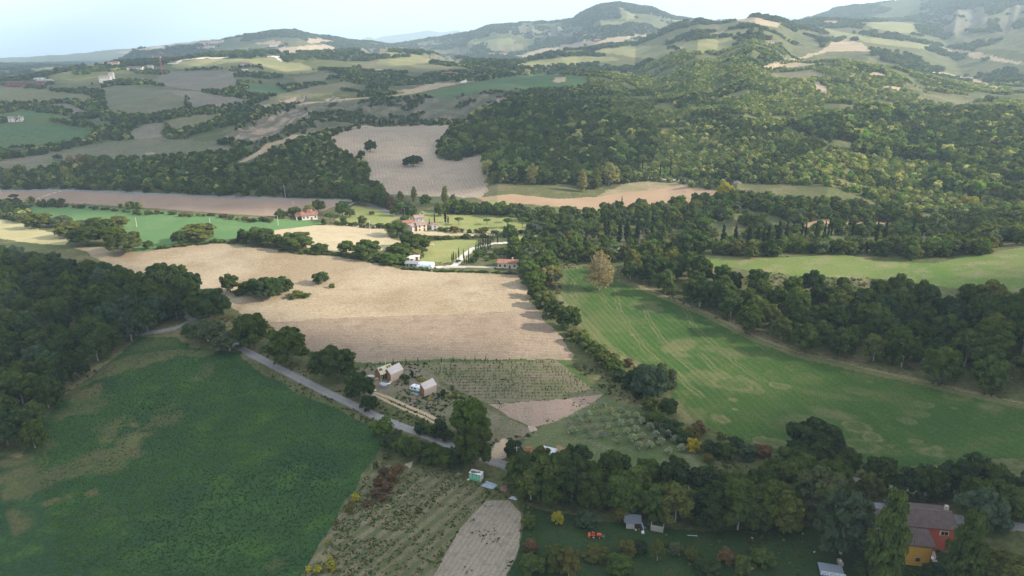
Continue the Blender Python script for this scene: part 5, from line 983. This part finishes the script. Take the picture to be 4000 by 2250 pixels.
def car(x, y, rz, body, label, L=4.2):
    p = pt(x, y); e = empty('parked_car', (p.x, p.y, p.z), rz); tag(e, label, 'car'); k = L/4.2
    bm_ = MB(); pr = [(-2.1, .35), (2.1, .35), (2.12, .75), (1.2, .92), (.75, .95), (-1.7, .95), (-2.1, .85)]; bm_.prism(pr, -.85, .85); b = bm_.build('body', body, e)
    MB().prism([(-1.75, .94), (1.0, .94), (.45, 1.42), (-1.35, 1.45)], -.74, .74).build('windows', GLASS, e); MB().box((-.4, 0, 1.45), (1.6, 1.36, .06)).build('roof', body, e)
    for sx in (-1.3, 1.3):
        for sy in (-.82, .82): w = MB().cyl((sx, sy-.11, .34), (sx, sy+.11, .34), .34, .34, 14).build('wheel', BLACK, e); MB().cyl((sx, sy-.125, .34), (sx, sy+.125, .34), .19, .19, 10).build('rim', METAL, w)
    for sy in (-.6, .6): MB().box((2.09, sy, .68), (.08, .35, .16)).build('headlight', WHITE_P, e); MB().box((-2.09, sy, .75), (.06, .3, .16)).build('tail_light', PINK, e)
    e.scale = (k, k, k); return e
car(1153, 659, 1.0, plain('navy_car_paint', (.03,.035,.06), .25, .05, 1, .3, .6), 'dark car driving on the white driveway by the cypresses')
car(2197, 1274, -.12, plain('plum_car_paint', (.055,.02,.04), .25, .05, 1, .3, .6), 'dark plum car parked behind the farmhouse roof')

# utility poles
def pole(x, y, hpx, label, cross=True):
    p = pt(x, y); h = hpx*mpp(p)/.97; e = empty('utility_pole', (p.x, p.y, p.z), rnd.uniform(-.4, .4)); tag(e, label, 'utility pole', 'utility poles across the valley')
    MB().cyl((0, 0, -.3), (0, 0, h), .19, .13, 7).build('post', POLEM, e)
    if cross:
        m = MB().box((0, 0, h-.5), (1.7, .14, .14))
        for s in (-.75, 0, .75): m.cyl((s, 0, h-.45), (s, 0, h-.15), .06, .04, 5)
        m.build('crossarm', METAL, e)
for q in [(344.5,571.5,25,'white pole in the sown green field, left one'),(529,565,19,'white pole in the sown green field, right one'),(700,567,25,'white pole at the right tip of the sown green field'),(931,583,30,'white pole in the pale stubble behind the tree line'),(738,520,14,'thin pole in the ploughed brown field'),(718,498,27,'pole beside the country road near the hidden house'),
    (1018,541,17,'pole beside the pink house'),(1156,584,15,'thin pole right of the hamlet'),(1117,576,25,'pole behind the hamlet tree'),(1088,466,15,'pole in the tilled hillside'),(1055,492,12,'pole at the foot of the tilled hillside'),(2381,560,19,'tall pole with crossarm before the right slope'),(3,487,13,'pole at the left edge beside the country road'),
    (348,290,14,'pole below the big vineyard'),(485,285,14,'pole beside the big vineyard'),(259,343,12,'pole in trees left of the small vineyard'),(1092,220,12,'pole on the country road ridge'),(964,240,12,'pole beside the ridge road'),(815,135,12,'tall mast on the far left ridge'),(1288+12,1168,50,'pale lamp post like pole beside the white greenhouse')]: pole(*q)

# ---- wooden cabins with the caravan
PLANK_L = boards('pale_larch_boards', (.62,.44,.31), (.72,.56,.44), .28, 'Z'); PLANK_R = boards('weathered_roof_boards', (.56,.48,.43), (.66,.58,.53), .30, 'Z'); PLANK_D = boards('brown_vertical_boards', (.30,.15,.075), (.20,.10,.055), .3, 'X'); PLY = plain('plywood', (.72,.62,.42), .8, .06); SHADE_FILL = plain('shade_fill', (.03,.022,.02), .9, .1); BATT = plain('raw_battens', (.74,.66,.46), .8, .08)  # near-black fill colour paints the shade inside openings and under the deck
def half_shell(e, s=1.0, end=True):
    A = [(0,0,0), (2.0,0,0), (2.15,0,2.9), (0,0,4.6)]; B = [(0,5.4,0), (2.2,5.4,0), (2.7,5.4,3.5), (.35,5.4,5.3)]
    q = lambda p: (p[0]*s, p[1]*s, p[2]*s)
    MB().slab([q(A[1]), q(B[1]), q(B[2]), q(A[2])], .14).build('side_wall', PLANK_L, e)
    MB().slab([q(A[2]), q(B[2]), q(B[3]), q(A[3])], .16).build('roof', PLANK_R, e)
    MB().slab([q(A[0]), q(A[1]), q(A[2]), q(A[3])], -.14).build('end_wall', PLANK_D, e)
    MB().slab([q(B[1]), q(B[0]), q(B[3]), q(B[2])], -.14).build('end_wall', PLANK_D, e)
    m = MB()
    for k in (0, .33, .66, 1): P0 = Vector(q(A[0])).lerp(Vector(q(B[0])), k); P1 = Vector(q(A[3])).lerp(Vector(q(B[3])), k); m.cyl(P0, P1, .08, .08, 4)
    m.cyl(q(A[3]), q(B[3]), .08, .08, 4); m.build('frame', BATT, e)
c2 = pt(1059.5, 993); rot2 = math.radians(-47)
e = empty('wooden_half_cabin', (c2.x, c2.y, c2.z-.1), rot2); tag(e, 'half gabled wooden cabin shell open towards the white and teal caravan', 'cabin'); half_shell(e)
MB().box((-.35, .2, 1.9), (.7, .12, 3.6)).build('end_board', PLANK_D, e)
c1 = pt(965, 975); c1 = pt(974.5, 956.5)
e = empty('wooden_half_cabin', (c1.x, c1.y, c1.z-.1), rot2+.08); tag(e, 'half gabled wooden cabin shell right of the unfinished plywood cabin', 'cabin'); half_shell(e, 1.08)
MB().box((.05, .05, 1.9), (.12, .3, 3.6)).build('end_board', PLANK_D, e)
# unfinished cabin left of it
k1 = pt(952.5, 953.5); e = empty('unfinished_cabin', (k1.x, k1.y, k1.z-.1), math.radians(-45)); tag(e, 'unfinished cabin with brown board gable and open plywood roof', 'cabin')
MB().prism([(-2.3, 0), (1.3, 0), (1.3, 2.7), (-.5, 4.5), (-2.3, 2.9)], 0, .14).build('gable_wall', PLANK_D, e)
MB().slab([(-2.3, .14, 0), (-2.3, 6.2, 0), (-2.3, 6.2, 2.9), (-2.3, .14, 2.9)], .12).build('side_wall', PLANK_D, e)
m = MB(); y0_, y1_ = .0, 6.2
def rp(u, w): return (-.5 + (2.2)*u, y0_ + (y1_-y0_)*w, 4.56 - 2.2*u)   # u down slope, w along ridge
for u0, u1, w0, w1 in [(0,.12,0,1), (.12,.5,0,.05), (.12,.5,.28,.62), (.5,1.0,0,.42), (.12,.5,.92,1), (.5,.62,.42,1), (.12,.5,.72,.76)]: m.slab([rp(u0, w0), rp(u1, w0), rp(u1, w1), rp(u0, w1)], .08)
m.build('roof', PLY, e); m = MB()
m.cyl(rp(.12, .12), rp(.5, .12), .05, .05, 4); m.cyl(rp(.12, .2), rp(.5, .2), .05, .05, 4); m.cyl(rp(.12, .82), rp(.55, .82), .05, .05, 4); m.cyl(rp(0, .0), rp(0, 1), .07, .07, 4)
for w in (0, .33, .66, 1): m.cyl((-2.3, y0_+6.2*w, 2.9), rp(0, w), .05, .05, 4); m.cyl((1.3, 6.2*w, 0), (1.3, 6.2*w, 2.7), .06, .06, 4)
m.cyl((-.5, 4.0, 4.5), (-1.6, 4.6, 7.2), .05, .05, 4); m.build('rafters', BATT, e)
MB().box((-.5, 3.2, 1.3), (3.4, 5.6, 2.4)).build('interior_shade', SHADE_FILL, e); MB().box((1.9, .3, 2.6), (2.0, .12, .25), 0, 0, -.2).build('door_lintel', BATT, e)  # near-black block fills the open cabin as painted shade
m = MB(); 
for k in (-.25, .25): m.cyl((2.0+k, -.2, 0), (2.0+k, .5, 2.0), .04, .04, 4)
for k in range(5): m.cyl((1.75, -.1+.12*k, .3+.4*k), (2.25, -.1+.12*k, .3+.4*k), .03, .03, 4)
m.build('ladder', BATT, e)
# caravan
p = pt(1046, 985); e = empty('caravan', (p.x, p.y, p.z), math.radians(-28)); tag(e, 'small white and teal caravan beside the half cabin', 'caravan')
MB().prism([(-1.9, 1.1), (2.2, 1.1), (2.3, 2.2), (1.7, 2.55), (-1.4, 2.55), (-2.0, 2.2)], -1.0, 1.0).build('upper_body', WHITE_P, e)
MB().prism([(-1.8, .45), (2.1, .45), (2.19, 1.098), (-1.89, 1.098)], -1.0, 1.0).build('lower_body', plain('teal_paint', (.10,.30,.27), .4, .05), e)
for x_, w_ in ((-1.0, .7), (.4, .9)): f = MB().box((x_, -1.01, 1.75), (w_+.1, .04, .65)).build('window', METAL, e); MB().box((x_, -1.03, 1.75), (w_, .04, .55)).build('pane', GLASS, f)
MB().box((.2, .2, 2.6), (.6, .5, .12)).build('roof_hatch', GREYW, e)
for s in (-.9, .9): MB().cyl((.2, s-.1, .32), (.2, s+.1, .32), .32, .32, 12).build('wheel', BLACK, e)
MB().cyl((-1.8, 0, .5), (-3.0, 0, .45), .06, .06, 5).build('tow_bar', METAL, e)
p = pt(1041, 993); m = MB()
for k in range(7): m.box((k*.02, k*.2, .25), (3.6, .17, .06))
for k in (-1.5, 0, 1.5): m.box((k, .6, .1), (.12, 1.3, .2))
tag(m.build('plank_platform', plain('grey_planks', (.36,.33,.30), .9, .15), None, p, math.radians(-33)), 'low grey plank platform in front of the caravan', 'platform')
# rubble and materials on site
TARP = plain('crumpled_sheet', (.42,.45,.50), .6, .3, 1.5)
for x, y, a, b, c, mt, nm, lb in [(964,968,1.6,1.2,1.0,TARP,'debris_heap','grey heap of plastic sheets in front of the unfinished cabin'), (957,940,2.2,.9,.25,plain('pale_boards', (.60,.55,.46), .8, .1),'board_stack','spread of pale boards left of the unfinished cabin'), (934,946,1.6,1.0,.3,plain('pale_boards', (.60,.55,.46)),'board_stack','stack of pale panels beside the lane oak'),
    (950,952,1.1,.8,.35,plain('sand', (.52,.36,.24), .95, .1),'sand_heap','small orange sand heap before the unfinished cabin'), (977,965,.8,.5,.2,WHITE_P,'panel','white panel lying in front of the cabins'), (941,981,.9,.5,.25,WHITE_P,'panel','white panels lying where the dirt track ends'), (933,978,.5,.4,.25,WHITE_P,'sack','white sacks left of the white panels'), (1002,942,.9,.7,.8,TARP,'debris_heap','grey plastic bundle right behind the cabins'),
    (982,962,.5,.5,.5,CREAM,'wheel','pale round drum beside the half cabin'), (955,975,.35,.3,.9,plain('orange_plastic', (.62,.18,.07)),'bollard','small orange marker post among the rubble'), (960,973,2.6,1.3,.12,plain('dark_mat', (.10,.10,.11)),'ground_mat','dark mat under the debris heap')]:
    p = pt(x, y); tag(MB().heap((0, 0, 0), a, b, c, int(x), 2, .22).build(nm, mt, None, p, rnd.uniform(-.5, .5)), lb, nm.replace('_', ' '))
# green three door cabin
p = pt(1194, 1209); e = empty('box_cabin', (p.x, p.y, p.z), math.radians(-22)); tag(e, 'white box cabin with three green arched doors below the lane', 'cabin')
MB().box((0, 1.1, 1.15), (3.8, 2.2, 2.3)).build('body', WHITE_P, e); GRN = plain('mint_green', (.16,.46,.28), .5, .05)
MB().box((0, -.015, 1.15), (3.74, .03, 2.22)).build('front_frame', plain('brown_trim', (.16,.12,.10)), e)
for k in (-1.2, 0, 1.2):
    prof = [(k-.52, .06), (k+.52, .06)] + [(k+.52*math.cos(PI*i/8), 1.6+.52*math.sin(PI*i/8)) for i in range(9)]; d = MB().prism(prof, -.06, -.03).build('door', GRN, e); MB().box((k+.05, -.08, .45), (.22, .05, .28)).build('vent', BLACK, d)
m = MB(); m.heap((-.6, .9, 2.3), 1.1, .7, .12, 4); m.heap((.9, 1.3, 2.3), .5, .4, .1, 5); m.build('leaf_litter', plain('litter', (.16,.15,.10)), e)
def tarp(x, y, L, W, hump, label, seed, col=TARP, name='tarp'):
    r = random.Random(seed); n = 12; V = []; Fc = []
    for i in range(n+1):
        for j in range(n+1):
            u, v_ = i/n-.5, j/n-.5; z = .12 + hump*max(0, 1-(u*u+v_*v_)*4)*(.6+.5*r.random()) + r.uniform(0, .12); V.append((u*L + r.uniform(-.1, .1)+v_*.5, v_*W*(1-.3*u)+r.uniform(-.1, .1), z))
    for i in range(n):
        for j in range(n): a = i*(n+1)+j; Fc.append((a, a+1, a+n+2, a+n+1))
    m = MB().add(V, Fc); p = pt(x, y); return tag(m.build(name, col, None, p, math.radians(-25)), label, name.replace('_', ' '))
tarp(1231, 1222, 3.9, 2.9, .7, 'large grey blue tarpaulin right of the green doored cabin', 2, plain('blue_grey_tarp', (.30,.34,.40), .6, .15)); tarp(1292, 1255, 2.2, 1.3, .5, 'small crumpled grey tarpaulin farther right', 3)
for x, y, a, b, c, col, lb in [(1268,1232,1.3,1.3,1.0,(.20,.12,.085),'rusty brown brushwood heap between the two tarpaulins'), (1328,1134,1.9,1.5,1.3,(.30,.14,.075),'orange earth heap left of the white greenhouse'), (1178,1207,.35,.3,.4,(.7,.7,.68),'white bag left of the green doored cabin')]:
    p = pt(x, y); tag(MB().heap((0, 0, 0), a, b, c, int(x), 3, .18).build('heap', plain('heap_%d' % x, col, .95, .2), None, p), lb, 'heap')
p = pt(1152, 1197); tag(MB().box((0, 0, .15), (1.6, .15, .1)).box((0, .8, .15), (1.6, .15, .1)).box((0, .4, .25), (.15, 1.0, .1)).build('pallet', plain('grey_planks', (.36,.33,.30)), None, p, -.3), 'small wooden pallet left of the green doored cabin', 'pallet')
# white greenhouse
p = pt(1384, 1145); e = empty('greenhouse', (p.x, p.y, p.z), math.radians(-24)); tag(e, 'small white plastic greenhouse with pitched roof beside the orange soil strip', 'greenhouse')
WP = plain('white_film', (.74,.77,.80), .5, .05); m = MB(); m.slab([(-2.2,-1.4,1.9), (1.9,-1.4,1.9), (1.9,0,2.9), (-2.2,0,2.9)], .05); m.slab([(1.9,1.4,1.9), (-2.2,1.4,1.9), (-2.2,0,2.9), (1.9,0,2.9)], .05); m.build('roof', WP, e)
m = MB(); m.slab([(-2.2,-1.4,0), (1.9,-1.4,0), (1.9,-1.4,1.9), (-2.2,-1.4,1.9)], -.04); m.slab([(-2.2,1.4,0), (1.9,1.4,0), (1.9,1.4,1.9), (-2.2,1.4,1.9)], .04); m.build('side_film', WP, e)
m = MB()
for x_ in (-2.2, 1.9):
    for y_ in (-1.4, -.5, .5, 1.4): m.cyl((x_, y_, 0), (x_, y_, 1.9 + (1.0-abs(y_)/1.4)), .07, .07, 5)
    m.cyl((x_, -1.4, 1.9), (x_, 0, 2.9), .07, .07, 5); m.cyl((x_, 1.4, 1.9), (x_, 0, 2.9), .07, .07, 5); m.cyl((x_, -1.4, 1.9), (x_, 1.4, 1.9), .07, .07, 5)
m.build('frame', WHITE_P, e); MB().slab([(1.92,-1.4,1.95), (1.92,1.4,1.95), (1.92,0,2.88)], .03).build('gable_film', WP, e)
# tractor
OR = plain('orange_paint', (.70,.13,.045), .4, .06); RD = plain('red_seat', (.5,.03,.04), .5, .05)
p = pt(1500, 1352); e = empty('tractor', (p.x, p.y, p.z), math.radians(-7)); tag(e, 'small orange red tractor with rear tiller parked on the lawn', 'tractor')
m = MB(); m.box((.75, 0, .95), (1.15, .62, .5)); m.box((.75, 0, 1.22), (1.05, .52, .1)); m.build('hood', OR, e); MB().box((.1, 0, .6), (2.2, .42, .3)).build('chassis', WOODD, e)
m = MB(); m.box((-.75, 0, 1.15), (.45, .5, .14)); m.box((-.98, 0, 1.42), (.12, .5, .5)); m.build('seat', RD, e)
for s in (-.5, .5): MB().box((-.72, s, 1.02), (.75, .26, .10)).build('fender', OR, e)
for s in (-.55, .55):
    w = MB().cyl((-.7, s-.14, .48), (-.7, s+.14, .48), .48, .48, 16).build('rear_wheel', BLACK, e); MB().cyl((-.7, s-.16, .48), (-.7, s+.16, .48), .27, .27, 12).build('rim', CREAM, w)
    w = MB().cyl((.85, s*.9-.1, .34), (.85, s*.9+.1, .34), .34, .34, 14).build('front_wheel', BLACK, e); MB().cyl((.85, s*.9-.12, .34), (.85, s*.9+.12, .34), .19, .19, 10).build('rim', CREAM, w)
MB().cyl((.05, 0, 1.0), (-.25, 0, 1.35), .03, .03, 5).cyl((-.27, 0, 1.33), (-.23, 0, 1.38), .2, .2, 12).build('steering_wheel', BLACK, e); MB().cyl((-1.1, -.3, .5), (-1.1, -.3, 1.7), .04, .04, 5).cyl((-1.1, .3, .5), (-1.1, .3, 1.7), .04, .04, 5).cyl((-1.1, -.3, 1.7), (-1.1, .3, 1.7), .04, .04, 5).build('roll_bar', OR, e)
m = MB(); m.box((-1.9, 0, .55), (.5, 1.5, .5)); m.box((-1.65, .1, .95), (.12, .8, .4)); m.box((-1.35, 0, .6), (.5, .12, .12)); m.build('tiller', OR, e); m = MB(); m.box((2.0, 0, .45), (.08, 1.3, .5)); m.cyl((1.3, -.2, .5), (2.0, -.2, .45), .05, .05, 5); m.cyl((1.3, .2, .5), (2.0, .2, .45), .05, .05, 5); m.build('dozer_blade', METAL, e)
# sheds on the lawn
p = pt(1592, 1331); e = empty('garden_shed', (p.x, p.y, p.z), math.radians(-8)); tag(e, 'grey garden shed with sloping roof under the trees behind the tractor', 'shed')
m = MB(); m.box((-.7, 1.0, 1.0), (2.2, 2.0, 2.0)).build('wall', plain('pale_panels', (.40,.38,.36)), e); MB().slab([(-2.4,-.4,2.05), (2.2,-.4,2.05), (2.2,2.4,2.9), (-2.4,2.4,2.9)], -.1).build('roof', plain('roof_felt', (.11,.12,.14)), e)
m = MB()
for x_ in (.5, .9, 1.3, 1.95): m.box((x_, -.2, 1.0), (.12, .12, 2.0))
m.build('post', WOODD, e); MB().box((1.1, 1.2, .95), (1.4, 1.6, 1.8)).build('interior_shade', SHADE_FILL, e); MB().slab([(2.2,-.3,2.0), (2.9,-.6,.2), (3.0,.6,.2), (2.3,.6,2.1)], .04).build('loose_sheet', TARP, e)  # near-black block behind the posts is painted shade inside the shed
p = pt(1652, 1337); e = empty('block_hut', (p.x, p.y, p.z), math.radians(-18)); tag(e, 'low roofless concrete block hut right of the grey garden shed', 'hut'); BL = plain('concrete_blocks', (.34,.31,.27), .95, .15, 3)
MB().box((0, 0, .85), (3.3, .2, 1.7)).build('wall', BL, e); MB().box((1.6, 1.1, .75), (.2, 2.0, 1.5)).build('wall', BL, e); MB().box((-1.6, 1.1, .75), (.2, 2.0, 1.5)).build('wall', BL, e); MB().box((1.75, -.25, .8), (.12, .12, 1.6)).build('post', WOODD, e)
p = pt(1617, 1341); tag(MB().box((0, 0, .3), (.7, .6, .6), .2, 0, 0, .85).build('bucket', WHITE_P, None, p), 'white tub on the lawn in front of the grey shed', 'tub')
for x, y, lb in [(1599,1334,'cream bowl left of the white tub'), (1607,1333,'terracotta pot left of the white tub')]: p = pt(x, y); tag(MB().cyl((0,0,0), (0,0,.3), .22, .28, 10).build('pot', CREAM if 'cream' in lb else TILE, None, p), lb, 'pot')
p = pt(1615, 1327); tag(MB().heap((0,0,0), 1.0, .7, .5, 5).build('junk_heap', plain('dark_junk', (.09,.10,.13)), None, p), 'dark junk heap between shed and block hut', 'heap')
p = pt(1742, 1348); tag(MB().box((0, 0, .1), (2.6, .15, .12), -.1).build('beam', POLEM, None, p), 'long pale beam lying on the lawn', 'beam')
# farmhouse
p = pt(2337, 1424); e = empty('farmhouse', (p.x, p.y, p.z-.3), math.radians(-9)); tag(e, 'large farmhouse with yellow and red walls under weathered tiled roofs', 'house')
MB().prism([(0, 0), (14.2, 0), (14.2, 7.0), (10, 8.2), (0, 6.2)], -12.2, 0).build('yellow_wall', YELW, e); y = e.children[0]; y.data.vertices  # profile runs along depth
for v_ in y.data.vertices: v_.co = (v_.co.y, v_.co.x, v_.co.z)
y.data.flip_normals()
MB().prism([(5.6, 0), (14.6, 0), (14.6, 7.6), (10.1, 9.3), (5.6, 7.6)], -6.4, 7.2).build('red_wall', REDW, e); y = [c_ for c_ in e.children if c_.name.startswith('red_wall')][0]
for v_ in y.data.vertices: v_.co = (v_.co.y, v_.co.x, v_.co.z)
y.data.flip_normals()
MB().slab([(-12.6,-.6,6.2), (.4,-.6,6.2), (.4,5.5,7.45), (-6.5,5.5,7.45), (-6.5,10,8.38), (-12.6,10,8.38)], -.2).build('yellow_roof', TILE_OLD, e)
MB().slab([(-6.5,14.8,6.95), (-12.6,14.8,6.95), (-12.6,10,8.38), (-6.5,10,8.38)], -.2).build('rear_roof', plain('slate', (.12,.12,.14), .8), e)
r_ = MB().slab([(-6.9,5.0,7.58), (7.6,5.0,7.58), (7.6,10.1,9.5), (-6.9,10.1,9.5)], -.22).build('red_roof', TILE_OLD, e); MB().slab([(7.6,15.2,7.58), (-6.9,15.2,7.58), (-6.9,10.1,9.5), (7.6,10.1,9.5)], -.22).build('rear_roof', TILE_OLD, e)
MB().box((6.6, 11.0, 9.9), (.8, .8, 1.5)).build('chimney', STONE, r_); m = MB(); m.cyl((-6.9, 10.1, 9.6), (7.6, 10.1, 9.6), .14, .14, 6).build('ridge_tiles', TILE, r_)
f = MB().box((-4.2, 11.6, 9.15), (3.6, 1.3, .12), 0, -.36).build('skylight', METAL, e); MB().box((-4.2, 11.6, 9.2), (3.3, 1.0, .12), 0, -.36).build('pane', plain('sky_glass', (.12,.2,.24), .15), f)
for x_, z_, w_, h_ in [(-6.6, 4.6, 1.0, 1.1), (-9.0, 4.8, .8, .9), (-2.9, 1.9, 1.0, 1.0)]: f = MB().box((x_, -.04, z_), (w_+.24, .1, h_+.24)).build('window', STONE, e); MB().box((x_, -.08, z_), (w_, .08, h_)).build('pane', GLASS, f)
MB().box((-6.8, -.05, 1.5), (1.2, .12, 2.4)).build('door', WOODD, e); f = MB().box((4.6, 5.56, 6.2), (2.1, .12, 1.3)).build('window', CREAM, e); MB().box((4.25, 5.5, 6.2), (.75, .08, 1.05)).build('pane', GLASS, f); MB().box((5.1, 5.5, 6.2), (.75, .08, 1.05)).build('pane', GLASS, f)
MB().cyl((-.2, -.15, 0), (-.2, -.15, 6.1), .07, .07, 6).cyl((-12.5, -.7, 6.1), (.35, -.7, 6.1), .1, .1, 6).build('gutter', WOODD, e)
m = MB(); m.box((3.2, 3.4, .35), (6.2, 4.2, .7)); m.build('stone_terrace', STONE, e); MB().cyl((1.6, 2.8, .7), (1.6, 2.8, .8), .55, .55, 14).build('round_table', WHITE_P, e)
p = pt(2181, 1428); e = empty('garden_chair', p, .4); tag(e, 'small yellow plastic garden chair on the lawn by the farmhouse', 'chair'); YP = plain('yellow_plastic', (.75,.62,.06), .4)
MB().box((0, 0, .45), (.5, .5, .06)).build('seat', YP, e); MB().box((0, .25, .75), (.5, .05, .6), 0, .15).build('backrest', YP, e)
for sx in (-.22, .22):
    for sy in (-.22, .22): MB().cyl((sx, sy, 0), (sx, sy, .45), .025, .025, 5).build('leg', YP, e)
# terrace with white railing at the lower edge
p = pt(2092, 1452); e = empty('deck', (p.x, p.y, p.z), math.radians(-14)); tag(e, 'grey plank terrace with white railing at the bottom of the garden', 'terrace')
MB().box((0, 1.2, 1.0), (5.6, 4.6, .16)).build('floor', boards('grey_deck', (.22,.25,.29), (.17,.19,.23), .25, 'X'), e); MB().box((0, 1.2, .45), (5.4, 4.4, .9)).build('base', SHADE_FILL, e); m = MB()  # deck base takes the shade colour, painting the dark below the floor
for x_ in (-2.7, -.9, .9, 2.7): m.box((x_, -1.0, 1.6), (.09, .09, 1.1))
for z_ in (1.35, 1.75, 2.12): m.box((0, -1.0, z_), (5.5, .07, .07))
m.build('railing', WHITE_P, e)
p = pt(2113, 1418); e = empty('stone_fountain', p, -.1); tag(e, 'small stone garden basin above the white railing', 'basin'); MB().box((0, 0, .4), (1.0, 1.9, .8)).build('base', STONE, e); MB().box((0, 0, .83), (.5, .6, .1)).build('bowl', WHITE_P, e)
# hens on the lawn
def hen(x, y, rz, lb):
    p = pt(x, y); m = MB(); m.heap((0, 0, .28), .22, .14, .17, int(x), 2, .05); m.heap((-.02, 0, .22), .18, .12, .10, 3, 2, .03); m.cyl((.14, 0, .33), (.22, 0, .50), .07, .045, 7); m.heap((.235, 0, .50), .055, .045, .06, 9, 1, .02); m.cyl((.28, 0, .5), (.34, 0, .49), .018, .004, 4)
    m.cyl((-.16, 0, .34), (-.32, 0, .50), .08, .02, 6); 
    for s in (-.05, .05): m.cyl((0, s, .2), (.01, s, 0), .014, .012, 4); m.cyl((.01, s, .01), (.07, s, .005), .01, .006, 4)
    e = empty('hen', (p.x, p.y, p.z), rz); tag(e, lb, 'hen'); m.build('body', WHITE_P, e); MB().heap((.24, 0, .56), .03, .012, .03, 2, 1, .1).build('comb', RD, e)
hen(2048, 1391, .3, 'white hen on the dark lawn, nearer to the terrace'); hen(1892, 1356, 2.2, 'white hen on the dark lawn, far left one by the trees'); hen(2019, 1345, 1.2, 'white hen in the grass below the willow like tree')
